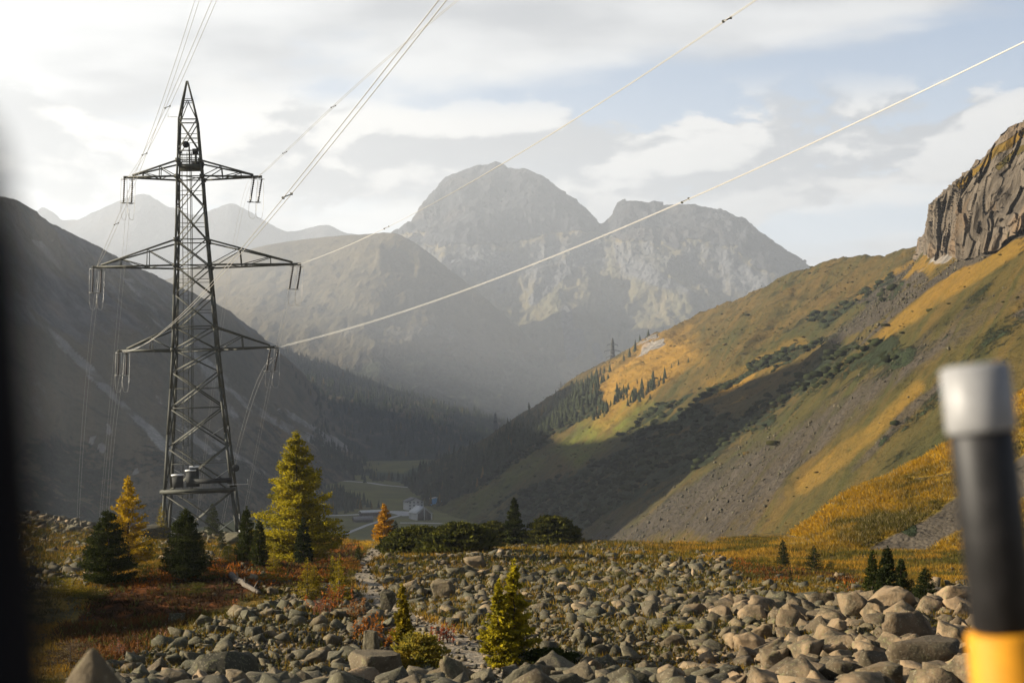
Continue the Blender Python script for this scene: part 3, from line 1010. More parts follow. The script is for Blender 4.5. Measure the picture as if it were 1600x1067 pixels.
def ground_mat():
    m, w = new_mat('meadow_and_soil')
    pos = w.n('ShaderNodeNewGeometry').outputs['Position']
    mid = w.noise(pos, 0.9, 6.0, 0.62)
    fine = w.noise(pos, 6.0, 5.0, 0.65)
    big = w.noise(pos, 0.02, 5.0, 0.6)
    c = w.mix(w.smooth(mid, 0.38, 0.62), (0.050, 0.042, 0.018), (0.135, 0.095, 0.026))
    c = w.mix(w.mul(w.attr('gold'), w.smooth(mid, 0.42, 0.62)), c, (0.20, 0.11, 0.016))
    c = w.mix(w.mul(w.attr('green'), 0.95), c, w.mix(w.smooth(big, 0.38, 0.62), (0.062, 0.068, 0.018), (0.115, 0.115, 0.026)))
    red = w.mix(w.smooth(w.noise(pos, 1.7, 4.0), 0.42, 0.68), (0.034, 0.018, 0.009), (0.12, 0.042, 0.012))
    c = w.mix(w.smooth(w.add(w.attr('shrub'), w.mul(w.sub(mid, .5), .8)), 0.35, 0.6), c, red)
    gr = w.mix(w.smooth(w.voro(pos, 5.0), 0.1, 0.6), (0.36, 0.28, 0.185), (0.17, 0.135, 0.09))
    gr = w.mix(w.smooth(fine, 0.4, 0.65), gr, (0.20, 0.175, 0.135))
    c = w.mix(w.smooth(w.add(w.attr('scree'), w.mul(w.sub(fine, .5), .5)), 0.40, 0.60), c, gr)
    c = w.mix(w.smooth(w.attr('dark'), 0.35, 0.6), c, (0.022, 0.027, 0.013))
    b = w.n('ShaderNodeBsdfPrincipled', {'Base Color': c, 'Roughness': 0.95, 'Specular IOR Level': 0.05})
    bp = w.n('ShaderNodeBump', {'Height': w.add(mid, w.mul(fine, .4)), 'Strength': 0.8, 'Distance': 0.2})
    w.set(b.inputs['Normal'], bp.outputs[0])
    finish(w, b)
    return m


MASKS = MASKS + ('dark',)
terrain('ground', GG, ground_mat(), mask_ground)


def ground_d(u, v):
    """distance at which the ground is seen at image point u, v"""
    ys = np.geomspace(16, 320, 1600)
    xs = (u - 800) / F * ys
    vv = HOR - g(xs, ys) / ys * F
    k = np.argmax(vv <= v)
    if vv[k] > v: k = int(np.argmin(vv[:900]))
    return float(ys[k])


def gz(x, y):
    return float(g([x], [y])[0])


# ------------------------------------------------------------------ haze over the whole valley
def build_haze():
    x0, x1, y0, y1, z0, z1 = -8500, 8500, -300, 12500, -135.0, 1430
    mb = MB()
    mb.box(((x0 + x1) / 2, (y0 + y1) / 2, (z0 + z1) / 2), (x1 - x0, y1 - y0, z1 - z0))
    m, w = new_mat('haze_air')
    out = w.n('ShaderNodeOutputMaterial')
    pv = w.n('ShaderNodeVolumePrincipled')
    pv.inputs['Color'].default_value = (0.83, 0.90, 1.0, 1)
    pv.inputs['Density'].default_value = HAZE_DENSITY
    pv.inputs['Anisotropy'].default_value = 0.32
    for k in ('Density Attribute', 'Color Attribute', 'Temperature Attribute'):
        if k in pv.inputs: pv.inputs[k].default_value = ''
    w.t.links.new(pv.outputs[0], out.inputs['Volume'])
    o = mb.build('haze', m)
    tag(o, kind='stuff')
    o['label'] = 'pale evening haze filling the valley air'


build_haze()


# ------------------------------------------------------------------ lattice pylon
PD = 147.0                      # distance of the pylon
PS = F / PD                     # pixels per metre there
PBU, PBV = 317.0, 842.0         # its foot in the picture
PB = np.array(P(PBU, PBV, PD))
YAW = math.radians(9.0)
LEAN = math.radians(-1.9)


def zpy(v): return (PBV - v) / PS


LEV = [(842, 66), (760, 57), (670, 49), (600, 42), (540, 37), (505, 35), (455, 32), (410, 29), (370, 26.5), (318, 23.5), (272, 21.5), (247, 19.5), (232, 18.5), (183, 15.5), (152, 8.5), (121, 0.6)]
LEV = [(zpy(v), w / PS / 1.14) for v, w in LEV]
LZ = [a for a, b in LEV]


def half(z): return float(np.interp(z, LZ, [b for a, b in LEV]))


def corner(i, z):
    h = half(z)
    sx, sy = ((-1, -1), (1, -1), (1, 1), (-1, 1))[i]
    return np.array([sx * h, sy * h, z])


pylon = empty('power_pylon', PB - np.array([0, 0, 0.5]), 'tall dark lattice power pylon with three pairs of crossarms standing behind the larches', 'pylon',
              rot=(0, LEAN, YAW))


def build_pylon():
    st = M['steel']
    bend = [LEV[k][0] for k in range(len(LEV))]
    for i in range(4):
        mb = MB()
        for a, b in zip(bend[:-1], bend[1:]):
            wd = np.interp(a, [0, LZ[-1]], [0.33, 0.18])
            mb.bar(corner(i, a), corner(i, b), wd, up=(1, 0, 0))
        mb.build('leg', st, pylon)
    # X bracing on the four faces
    pan = [842, 760, 690, 630, 575, 540, 505, 455, 410, 370, 318, 272]
    zs = [zpy(v) for v in pan] + [zpy(232), zpy(183)]
    for f in range(4):
        i, j = f, (f + 1) % 4
        for a, b in zip(zs[:-1], zs[1:]):
            if abs(a - zpy(272)) < .01: continue
            w_ = np.interp(a, [0, LZ[-1]], [0.17, 0.11])
            MB().angle(corner(i, a), corner(j, b), w_).build('brace', st, pylon)
            MB().angle(corner(j, a), corner(i, b), w_, th=0.035).build('brace', st, pylon)
        for v in (760, 630, 540, 505, 410, 370, 272, 247, 232, 183):
            z = zpy(v)
            MB().bar(corner(i, z), corner(j, z), 0.12).build('horizontal_strut', st, pylon)
        for v in (715, 600, 480, 432, 345, 295, 214, 206, 150, 153):
            z = zpy(v)
            MB().bar(corner(i, z), corner(j, z), 0.06).build('thin_strut', st, pylon)
        mb = MB()
        mb.bar(corner(i, zpy(183)), (corner(i, zpy(152)) + corner(j, zpy(152))) / 2, 0.07).bar(corner(j, zpy(183)), (corner(i, zpy(152)) + corner(j, zpy(152))) / 2, 0.07)
        mb.build('brace', st, pylon)
    # secondary bracing visible low on the faces
    for f in range(4):
        i, j = f, (f + 1) % 4
        for a, b in ((842, 760), (760, 690), (690, 630)):
            za, zb = zpy(a), zpy(b)
            mid = (corner(i, za) + corner(j, zb)) / 2
            q = corner(j, za) * .5 + corner(j, zb) * .5
            p = corner(j, za) * .72 + corner(i, zb) * .28
            MB().bar(q, p, 0.08).build('stay', M['galv'], pylon)
    # horizontal cross ties inside
    for v in (760, 540, 410, 272):
        z = zpy(v)
        MB().bar(corner(0, z + .12), corner(2, z + .12), 0.09).build('inner_tie', st, pylon)
        MB().bar(corner(1, z - .12), corner(3, z - .12), 0.09).build('inner_tie', st, pylon)
    # gusset plates at the nodes
    for v in (540, 505, 410, 370, 272, 247):
        for i in range(4):
            c = corner(i, zpy(v))
            MB().box(c, (0.48, 0.48, 0.42)).build('gusset_plate', st, pylon)
    # climbing ladder with cables
    mb = MB()
    za, zb = zpy(770), zpy(232)

    def lp(z, off): return np.array([-half(z) * 0.45 + off, -half(z) * 0.3, z])
    for off in (-0.28, 0.28):
        for a, b in zip(np.linspace(za, zb, 14)[:-1], np.linspace(za, zb, 14)[1:]):
            mb.bar(lp(a, off), lp(b, off), 0.07)
    lad = mb.build('ladder', st, pylon)
    mb = MB()
    for z in np.arange(za, zb, 0.55):
        mb.bar(lp(z, -.28), lp(z, .28), 0.035)
    r_ = mb.build('rungs', st, lad)
    r_['kind'] = 'stuff'
    mb = MB()
    for off in (0.62, 0.78):
        zz = np.linspace(za, zb, 14)
        mb.tube([lp(z, off) for z in zz], 0.045, 5)
    mb.build('feeder_cable', st, pylon)
    # crossarms
    tips = {}
    for v0, v1, ul, ur in ((272, 247, 205, 400), (410, 370, 159, 460), (540, 505, 197, 425)):
        z0, z1 = zpy(v0), zpy(v1)
        for sgn, ut in ((-1, ul), (1, ur)):
            ctr = PBU + (math.sin(LEAN)) * (PBV - v0)
            L = abs(ut - ctr) / PS / math.cos(YAW)
            tip = np.array([sgn * L, 0, z0 + 0.12])
            tips[(v0, sgn)] = tip
            ids = (0, 3) if sgn < 0 else (1, 2)
            mb = MB()
            for i in ids:
                mb.bar(corner(i, z0), tip + np.array([0, np.sign(corner(i, 0)[1]) * 0.18, 0]), 0.19)
                mb.bar(corner(i, z1), tip + np.array([-sgn * 0.5, np.sign(corner(i, 0)[1]) * 0.12, 0.22]), 0.17)
            mb.bar(tip + np.array([sgn * .35, -.3, 0]), tip + np.array([sgn * .35, .3, 0]), 0.2)
            mb.bar(tip + np.array([-sgn * .8, 0, 0]), tip + np.array([sgn * .5, 0, 0]), 0.26)
            arm = mb.build('crossarm', st, pylon)
            for k, fr in enumerate((0.36, 0.70) if v0 != 540 else (0.45,)):
                for i in ids:
                    b0 = corner(i, z0) * (1 - fr) + tip * fr
                    t0 = corner(i, z1) * (1 - fr) + tip * fr
                    MB().bar(b0, t0, 0.09).build('post', st, arm)
                    prev = 0 if k == 0 else 0.36
                    bp_ = corner(i, z0) * (1 - prev) + tip * prev
                    MB().bar(bp_, t0, 0.09).build('diagonal', st, arm)
                MB().bar(corner(ids[0], z0) * (1 - fr) + tip * fr, corner(ids[1], z0) * (1 - fr) + tip * fr, 0.09).build('tie', st, arm)
                a0 = corner(ids[0], z0) * (1 - fr * .5) + tip * fr * .5
                MB().bar(a0, corner(ids[1], z0) * (1 - fr) + tip * fr, 0.07).build('tie', st, arm)
    # upper service platform with aerials
    h = half(zpy(250))
    MB().box((0.1, 0, zpy(256)), (2 * h, 2 * h, 0.35)).build('service_platform', st, pylon)
    for v in (250, 244):
        mb = MB()
        for i in range(4):
            mb.bar(corner(i, zpy(v)), corner((i + 1) % 4, zpy(v)), 0.09)
        mb.build('railing', st, pylon)

    def dish(c, r, name='dish_aerial'):
        n_ = 20
        v, t = [], []
        for k, (rr, dy) in enumerate(((0.0, 0.10), (0.6, 0.05), (1.0, -0.12), (1.0, -0.30), (0.0, -0.34))):
            for j in range(n_):
                a = 2 * math.pi * j / n_
                v.append((c[0] + rr * r * math.cos(a), c[1] + dy * r * 2, c[2] + rr * r * math.sin(a)))
        q = [(k * n_ + j, k * n_ + (j + 1) % n_, (k + 1) * n_ + (j + 1) % n_, (k + 1) * n_ + j) for k in range(4) for j in range(n_)]
        return MB().put(v, q)
    dish((-0.28, -1.1, zpy(223)), 0.38).build('dish_aerial', M['black_paint'], pylon)
    MB().tube([(0.05, -1.0, zpy(256)), (0.05, -1.0, zpy(221))], 0.09, 8).build('aerial_mast', st, pylon)
    MB().tube([(0.75, -0.9, zpy(256)), (0.75, -0.9, zpy(235))], 0.13, 8).build('aerial_mast', st, pylon)
    MB().box((0.72, -0.95, zpy(233)), (0.62, 0.5, 0.55)).build('aerial_box', M['black_paint'], pylon)
    MB().box((0.9, -0.3, zpy(252)), (1.2, 1.0, 0.7)).build('aerial_box', M['black_paint'], pylon)
    mb = MB()
    mb.bar((-1.1, -1.1, zpy(180)), (-2.2, -1.1, zpy(180)), 0.04).bar((-2.15, -1.1, zpy(180)), (-2.15, -1.1, zpy(175)), 0.04)
    mb.build('rod_aerial', M['galv'], pylon)
    # lower equipment deck
    hz = zpy(752)
    hh = half(hz)
    MB().box((0, -hh - 0.1, zpy(756)), (2 * hh + 1.0, 1.1, 0.40)).build('equipment_deck', st, pylon)
    MB().box((1.45, -hh - 0.5, zpy(742)), (4.6, 0.15, 0.55)).build('deck_rail', M['cabinet'], pylon)
    for (x, w_, hgt, nm) in ((-2.2, 1.15, 1.3, 0), (-0.75, 1.0, 1.75, 1), (-0.40, 0.95, 2.1, 2)):
        cb_ = MB().box((x, -hh - 0.05 + 0.55 * (nm == 2), zpy(750) + hgt / 2), (w_, 0.85, hgt)).build('cabinet', M['cabinet'], pylon)
        MB().box((x, -hh - 0.05 + 0.55 * (nm == 2), zpy(750) + hgt + 0.08), (w_ + 0.16, 1.0, 0.15)).build('cabinet_roof', M['pale_metal'], cb_)
    mb = MB()
    mb.bar((hh - .4, -hh - .5, zpy(749)), (hh + 1.9, -hh - .5, zpy(749)), 0.08).bar((hh + 1.85, -hh - .5, zpy(749)), (hh + 1.85, -hh - .5, zpy(741)), 0.08)
    mb.build('cable_bracket', M['galv'], pylon)
    dish((hh + 0.55, -hh - 0.2, zpy(724)), 0.42).build('dish_aerial', M['cabinet'], pylon)
    for i in range(4):
        MB().box(corner(i, 0.1), (1.3, 1.3, 1.6)).build('foundation', M['galv'], pylon)
    return tips


TIPS = build_pylon()
bpy.context.view_layer.update()
PM = np.array(pylon.matrix_world)


def pw(p): return (PM @ np.append(np.asarray(p, float), 1.0))[:3]


SIDE_NAME = {(272, -1): 'left end of the upper crossarm', (272, 1): 'right end of the upper crossarm', (410, -1): 'left end of the wide middle crossarm',
             (410, 1): 'right end of the wide middle crossarm', (540, -1): 'left end of the lower crossarm', (540, 1): 'right end of the lower crossarm'}


def build_insulators(key):
    tip = pw(TIPS[key])
    root = empty('insulator_set', tip, 'dark insulator strings and cable loops at the ' + SIDE_NAME[key], 'insulators', 'insulator sets on the pylon')
    sl = -0.12 if key[1] > 0 else 0.0
    L = {272: 2.9, 410: 2.9, 540: 2.8}[key[0]]
    bots = []
    for k, dx in enumerate((-0.42, 0.42)):
        top = np.array([dx, 0.25 * k, -0.15])
        bot = np.array([dx + sl * L - 0.03 * L, 0.25 * k, -L])
        n_ = 26
        prof = np.linspace(0, 1, n_)
        rad = np.where(np.arange(n_) % 2 == 0, 0.06, 0.13)
        rad[0] = rad[-1] = 0.05
        MB().tube([top + (bot - top) * f for f in prof], rad, 8).build('insulator_string', M['insulator'], root, smooth=True)
        for e in (top * .97 + bot * .03, bot):
            aa = np.linspace(0, 2 * math.pi, 15)
            MB().tube([e + np.array([0.34 * math.cos(a), 0.34 * math.sin(a), 0.02 * math.sin(2 * a)]) for a in aa], 0.03, 5, cap=False).build('grading_ring', M['galv'], root)
        bots.append(bot)
    MB().bar(bots[0] + np.array([-.2, 0, -.02]), bots[1] + np.array([.2, 0, -.02]), 0.07).build('yoke_plate', M['steel'], root)
    # jumper loops: from the cable end at the arm tip, down and under the string, up behind
    ext = 0.75 if key[1] > 0 else 0.1
    for k, dx in enumerate((-0.28, 0.36)):
        bx = bots[k][0]
        pts = []
        for f in np.linspace(0, 1, 22):
            y = -1.6 + 3.2 * f
            dep = 1 - (2 * f - 1) ** 4
            z = -0.3 - (L + 1.6) * dep
            x = dx + (bx - dx + ext * (f - .3)) * dep
            pts.append((x, y, z))
        MB().tube(pts, 0.020, 6).build('jumper_loop', M['wire'], root, smooth=True)
    return tip


TIPW = {k: build_insulators(k) for k in TIPS}

# ------------------------------------------------------------------ power cables
CAB = {  # picture points the cable pairs run through on their way over the camera, and the drift per metre
    (540, 1): (0.45, [(644, 480), (826, 413), (1071, 312), (1262, 222), (1431, 143), (1600, 62)], 'pale twin power cable running from the lower right crossarm up to the right edge', [(0.40, ), (1071, )], 12),
    (540, -1): (0.40, [(232, 526), (309, 467), (371, 400), (449, 307), (565, 145), (692, 0)], 'pale twin power cable rising from the lower left crossarm across the pylon', [(449, )], 20),
    (410, -1): (0.50, [(180, 355), (197, 310), (217, 265), (250, 170), (280, 90), (307, 0)], 'pale twin power cable rising from the middle left crossarm left of the pylon peak', [(182, ), (226, )], 14),
    (272, -1): (0.40, [(228, 235), (262, 165), (300, 80), (334, 0)], 'thin faint twin power cable rising from the upper left crossarm', [(262, )], 10),
    (410, 1): (0.40, [(574, 367), (683, 313), (787, 255), (917, 169), (1136, 29), (1175, 0)], 'pale twin power cable running from the middle right crossarm past the domed peak', [(604, ), (1136, )], 12),
    (272, 1): (0.45, [(445, 237), (521, 165), (640, 60)], 'faint twin power cable rising from the upper right crossarm into the clouds', [(445, ), (521, )], 10),
}


def build_cable(key):
    a, pts, label, spac, _ = CAB[key]
    tip = TIPW[key]
    Y = [tip[1]]; Z = [tip[2]]
    for u, v in pts:
        y = (tip[0] + tip[1] * a) / ((u - 800) / F + a)
        Y.append(y); Z.append((HOR - v) / F * y)
    Y, Z = np.array(Y), np.array(Z)
    s = tip[1] - Y
    A = np.stack([s, s * s, s ** 3], 1)
    c, *_ = np.linalg.lstsq(A / Y[:, None], (Z - tip[2]) / Y, rcond=None)
    smax = tip[1] - Y.min()

    def zof(t):
        t2 = np.minimum(t, smax)
        slope = c[0] + 2 * c[1] * smax + 3 * c[2] * smax ** 2
        return tip[2] + c[0] * t2 + c[1] * t2 ** 2 + c[2] * t2 ** 3 + np.maximum(t - smax, 0) * slope
    root = empty('power_cable', tip, label, 'power cable', 'twin cables between the pylon and the camera side')
    t = np.concatenate([np.linspace(0, tip[1] - 12, 70), [tip[1] + 20, tip[1] + 60]])
    sep = 0.40
    base = np.stack([tip[0] + a * t, tip[1] - t, zof(t)], 1) - tip
    perp = np.array([1.0, a, 0]) / math.hypot(1, a)
    for k in (-1, 1):
        off = perp * k * sep / 2 + np.array([0, 0, -0.22 * (k < 0)])
        w_ = np.minimum(t / 3.0, 1.0)[:, None]
        MB().tube(base + off * w_, 0.018, 5).build('conductor', M['wire'], root, smooth=True)
    for (u, *_r) in spac:
        if u < 2: continue
        y = (tip[0] + tip[1] * a) / ((u - 800) / F + a)
        tt = tip[1] - y
        p = np.array([tip[0] + a * tt, y, float(zof(np.array(tt)))]) - tip
        mb = MB().bar(p - perp * (sep / 2 + .08) + np.array([0, 0, -.22]), p + perp * (sep / 2 + .06), 0.05)
        mb.box(p - perp * sep / 2 + np.array([0, 0, -.22]), (.11, .11, .11)).box(p + perp * sep / 2, (.11, .11, .11))
        mb.build('spacer', M['steel'], root)


for key in CAB: build_cable(key)

DOWN = {(540, 1): ((372, 700), (335, 830)), (410, 1): ((430, 560), (365, 830)), (272, 1): ((352, 470), (300, 830)),
        (540, -1): ((172, 740), (165, 820)), (410, -1): ((128, 700), (120, 820)), (272, -1): ((176, 600), (150, 820))}
for key, (m_, e_) in DOWN.items():
    tip = TIPW[key]
    st_ = tip + np.array([-0.25, 1.4, -1.2])
    end = np.array(P(e_[0], e_[1] + 60, 330))
    midp = np.array(P(m_[0], m_[1], 205))
    root = empty('power_cable', tip, 'thin twin cable dropping valleyward from the ' + SIDE_NAME[key], 'power cable', 'twin cables leading down the valley')
    f = np.linspace(0, 1, 40)[:, None]
    ctl = 2 * midp - (st_ + end) / 2
    base = (1 - f) ** 2 * st_ + 2 * f * (1 - f) * ctl + f ** 2 * end - tip
    for k in (-1, 1):
        MB().tube(base + np.array([k * .22, 0, 0]), 0.013, 5).build('conductor', M['wire'], root, smooth=True)


# ------------------------------------------------------------------ distant pylons
def far_pylon(u, v0, v1, d, label):
    h = (v0 - v1) / F * d
    base = np.array(P(u, v0, d))
    root = empty('power_pylon', base - np.array([0, 0, 1.0]), label, 'pylon', 'distant power pylons', rot=(0, 0, 0.35))
    def hw(z): return np.interp(z / h, [0, .25, .55, .9, 1.0], [.085, .058, .036, .018, .003]) * h
    cn = ((-1, -1), (1, -1), (1, 1), (-1, 1))
    zs = np.array([0, .13, .25, .36, .46, .55, .64, .73, .82, .91, 1.0]) * h
    mb, br = MB(), MB()
    for i in range(4):
        for a, b in zip(zs[:-1], zs[1:]):
            pa = np.array([cn[i][0] * hw(a), cn[i][1] * hw(a), a]); pb = np.array([cn[i][0] * hw(b), cn[i][1] * hw(b), b])
            mb.bar(pa, pb, 1.2)
            j = (i + 1) % 4
            qa = np.array([cn[j][0] * hw(a), cn[j][1] * hw(a), a]); qb = np.array([cn[j][0] * hw(b), cn[j][1] * hw(b), b])
            br.bar(pa, qb, 0.28).bar(qa, pb, 0.4).bar(pb, qb, 0.4)
    mb.build('lattice_mast', M['steel_far'], root)
    o = br.build('lattice_bracing', M['steel_far'], root)
    for fz, L in ((.80, .17), (.62, .25), (.44, .20)):
        for s in (-1, 1):
            mb = MB()
            t_ = np.array([s * L * h, 0, fz * h])
            for sy in (-1, 1):
                mb.bar((s * hw(fz * h), sy * hw(fz * h), fz * h), t_, 0.35)
                mb.bar((s * hw(fz * h), sy * hw(fz * h), (fz + .055) * h), t_, 0.35)
            arm = mb.build('crossarm', M['steel_far'], root)
            MB().bar(t_, t_ - np.array([0, 0, .055 * h]), 0.4).build('insulator_string', M['insulator'], arm)
    return root


far_pylon(957, 581, 527, 1830, 'distant lattice pylon standing on the sunlit grassy ridge')
far_pylon(876, 622, 595, 2350, 'smallest distant lattice pylon rising behind the forest on the ridge')
far_pylon(774, 705, 643, 2450, 'distant lattice pylon dim in the shaded valley at the forest foot')


# ------------------------------------------------------------------ trees
def crown(h, R, n, rg, t0=0.08, prof='larch', col=((.2, .16, .02), (.1, .1, .02)), size=(0.14, 0.045), droop=0.15, whorls=26, per=7, lift=0.25, lean=(0, 0), clump=0.5, gap=0.0):
    """needle sprays set along radiating branches; returns vertices, quads, tints and branch sticks"""
    nb = whorls * per
    bt = t0 + (1 - t0) * ((np.repeat(np.arange(whorls), per) + rg.uniform(-1.1, 1.1, nb)) / whorls)
    bt = np.clip(bt, t0, 0.99)
    ba = rg.uniform(0, 2 * math.pi, nb)
    def pr(t):
        if prof == 'larch': return (1 - t) ** 0.80 * (0.62 + 0.38 * sstep(t, 0.0, 0.22))
        if prof == 'pine': return 0.92 * np.clip(1 - t, 0, 1) ** 0.62 * (0.72 + .28 * sstep(t, 0, .22))
        if prof == 'spruce': return (1 - t) ** 0.92
        if prof == 'dome': return np.sqrt(np.clip(1 - t ** 2, 0, 1))
        return (1 - t)
    bl = R * 1.15 * pr(bt) * (rg.uniform(0.78, 1.06, nb) if prof in ('pine', 'dome') else rg.uniform(0.50, 1.18, nb))
    if gap > 0:
        bl *= np.where(rg.random(nb) < gap, rg.uniform(.3, .6, nb), 1)
    bl = np.maximum(bl, 0.02 * R)
    pw_ = bl ** 1.25 + 0.02 * R
    bi = rg.choice(nb, n, p=pw_ / pw_.sum())
    s = rg.uniform(0, 1, n) ** 0.62
    L = bl[bi]
    ang = ba[bi] + rg.normal(0, 0.30 if prof == 'pine' else 0.13, n) * (0.3 + s)
    r = L * s
    dirx, diry = np.cos(ang), np.sin(ang)
    zz = bt[bi] * h + L * (-droop * s + lift * s * s) + rg.normal(0, 0.011, n) * h
    bx = lean[0] * bt[bi]
    x = dirx * r + bx + rg.normal(0, 0.022, n) * R
    y = diry * r + lean[1] * bt[bi] + rg.normal(0, 0.022, n) * R
    p = np.stack([x, y, np.maximum(zz, 0.01)], 1)
    # spray axis
    ax = np.stack([dirx, diry, 0 * s], 1) * 0.8 + rg.normal(0, 0.55, (n, 3))
    ax[:, 2] += 0.25 if prof != 'dome' else 0.9
    if prof == 'pine': ax[:, 2] += 0.45
    ax /= np.linalg.norm(ax, axis=1, keepdims=True)
    q = rg.normal(0, 1, (n, 3))
    sd = np.cross(ax, q); sd /= np.linalg.norm(sd, axis=1, keepdims=True)
    ln = size[0] * rg.uniform(.6, 1.35, n)[:, None]
    wd = size[1] * rg.uniform(.7, 1.3, n)[:, None]
    v = np.stack([p - ax * ln * .35, p + sd * wd + ax * ln * .1, p + ax * ln * .65, p - sd * wd + ax * ln * .1], 1).reshape(-1, 3)
    k = np.arange(n)[:, None] * 4
    quad = k + np.array([[0, 1, 2, 3]])
    # tint: each branch has its own age and colour, single sprays vary a little
    bc = np.clip(rg.normal(0.5, 0.28, nb), 0, 1)[bi]
    bc = np.clip(bc + clump * 0.35 * rg.normal(0, 1, n), 0, 1)
    c = np.asarray(col[0])[None] * bc[:, None] + np.asarray(col[1])[None] * (1 - bc[:, None])
    c = c * rg.uniform(0.72, 1.22, (n, 1))
    cols = np.repeat(c, 4, axis=0)
    sticks = [(bt[i], ba[i], bl[i]) for i in range(nb)]
    return v, quad, cols, sticks


LARCH_Y = ((0.42, 0.26, 0.010), (0.22, 0.14, 0.010))
LARCH_G = ((0.34, 0.265, 0.013), (0.12, 0.108, 0.012))
LARCH_O = ((0.42, 0.20, 0.010), (0.22, 0.11, 0.010))
OLIVE = ((0.25, 0.18, 0.013), (0.09, 0.075, 0.010))
PINE = ((0.046, 0.052, 0.012), (0.016, 0.022, 0.008))
PINE_D = ((0.030, 0.036, 0.012), (0.012, 0.017, 0.007))
MUGO = ((0.075, 0.072, 0.012), (0.026, 0.031, 0.009))


def plant(name, label, cat, u, v, vtop, halfw, n, prof, col, mat, seed, group=None, d=None, trunk=True, twin=0.0, sink=0.05, **kw):
    rg = np.random.default_rng(seed)
    if d is None: d = ground_d(u, v)
    x = (u - 800) / F * d
    z = gz(x, d)
    h = (v - vtop) / F * d
    R = halfw / F * d
    root = empty(name, (x, d, z - sink), label, cat, group, rot=(0, 0, rg.uniform(0, 6.28) if kw.get('lean') is None else 0))
    sz = kw.pop('size', None) or (0.040 * h ** 0.75, 0.011 * h ** 0.75)
    stems = [(0.0, 0.0, 1.0)]
    if twin: stems = [(-twin * R * .35, 0, 1.0), (twin * R * .45, 0.1 * R, 0.82)]
    Vs, Qs, Cs = [], [], []
    off = 0
    tm = MB()
    for (ox, oy, sc) in stems:
        nn = int((0.95 if 'larch' in name else 1.7) * n * sc / sum(t[2] for t in stems))
        V, Q, Cc, sticks = crown(h * sc, R * (1 if not twin else .78) * (0.7 + .3 * sc), nn, rg, prof=prof, col=col, size=sz, **kw)
        V = V + np.array([ox, oy, 0])
        Vs.append(V); Qs.append(Q + off); Cs.append(Cc); off += len(V)
        if trunk:
            r0 = max(0.012 * h + 0.012, 0.02)
            ln = kw.get('lean', (0, 0)) or (0, 0)
            zz = np.linspace(-0.25, h * sc * 0.97, 9)
            wob = rg.normal(0, .008 * h, (9, 2)); wob[0] = 0
            tm.tube([(ox + ln[0] * max(q_, 0) / h + w_[0] * .6, oy + ln[1] * max(q_, 0) / h + w_[1] * .6, q_) for q_, w_ in zip(zz, wob)], r0 * np.linspace(1.15, 0.12, 9), 7)
            for (bt, ba, bl) in sticks[::3]:
                a = np.array([ox + ln[0] * bt, oy + ln[1] * bt, bt * h * sc])
                b = a + np.array([math.cos(ba) * bl * .8, math.sin(ba) * bl * .8, bl * .05])
                tm.bar(a, b, r0 * 0.28 * (1.1 - bt))
    tint = np.concatenate(Cs)
    me = mk_mesh('crown', np.concatenate(Vs), np.concatenate(Qs), {'tint': tint})
    link('crown' if prof != 'dome' else 'foliage', me, mat, root)
    if trunk: tm.build('trunk' if prof != 'dome' else 'stems', M['bark'], root)
    return root


TG = 'larches and pines among the boulders'
plant('stone_pine', 'broad dark stone pine in front of the yellow larch at left', 'pine tree', 168, 916, 795, 49, 11000, 'pine', PINE, M['pine'], 1, TG)
plant('larch_tree', 'slim golden yellow larch behind the leftmost dark pine', 'larch tree', 200, 886, 742, 46, 9500, 'larch', LARCH_Y, M['larch'], 2, TG, gap=.25, lift=.3)
plant('larch_tree', 'thin olive larch sapling left of the second dark pine', 'larch tree', 252, 845, 785, 14, 2200, 'larch', OLIVE, M['larch'], 3, TG)
plant('stone_pine', 'dark cone shaped pine in front of the pylon foot', 'pine tree', 290, 906, 794, 45, 11000, 'pine', PINE, M['pine'], 4, TG, whorls=30)
plant('stone_pine', 'narrow green pine right under the pylon platform', 'pine tree', 332, 838, 785, 16, 3000, 'pine', PINE, M['pine'], 5, TG)
plant('stone_pine', 'small green pine sapling among orange shrubs below the pylon', 'pine tree', 357, 880, 845, 15, 1800, 'pine', MUGO, M['pine'], 6, TG)
plant('stone_pine', 'slender dark pine left of the big larch, taller of two', 'pine tree', 385, 880, 790, 21, 4500, 'pine', PINE, M['pine'], 7, TG)
plant('stone_pine', 'small dark pine touching the left foot of the big larch', 'pine tree', 405, 886, 808, 17, 3600, 'pine', PINE, M['pine'], 8, TG)
plant('larch_tree', 'largest larch with wide yellow green crown right of the pylon', 'larch tree', 463, 882, 672, 74, 34000, 'larch', LARCH_G, M['larch'], 9, TG, gap=.12, whorls=34, per=8, t0=.05, size=(0.17, 0.040), lift=.25)
plant('stone_pine', 'black looking narrow pine in front of the big larch', 'pine tree', 474, 885, 806, 18, 4500, 'pine', PINE_D, M['pine'], 10, TG)
plant('larch_bush', 'bushy olive young larch below the big larch', 'shrub', 486, 938, 868, 34, 4500, 'larch', OLIVE, M['larch'], 11, TG, twin=.6)
plant('larch_bush', 'loose olive young larch beside the footpath', 'shrub', 531, 948, 862, 32, 4200, 'larch', OLIVE, M['larch'], 12, TG, twin=.8, gap=.3)
plant('larch_tree', 'small orange golden larch in front of the valley buildings', 'larch tree', 600, 850, 786, 23, 5200, 'larch', LARCH_O, M['larch'], 13, TG, size=(0.22, .065))
plant('stone_pine', 'little dark pine right behind the orange golden larch', 'pine tree', 618, 850, 812, 10, 1500, 'pine', PINE_D, M['pine'], 14, TG)
plant('spruce_tree', 'lone pointed dark spruce between the dwarf pine thickets', 'spruce tree', 803, 852, 776, 21, 5200, 'spruce', PINE, M['pine'], 15, TG, size=(.26, .075), whorls=22)
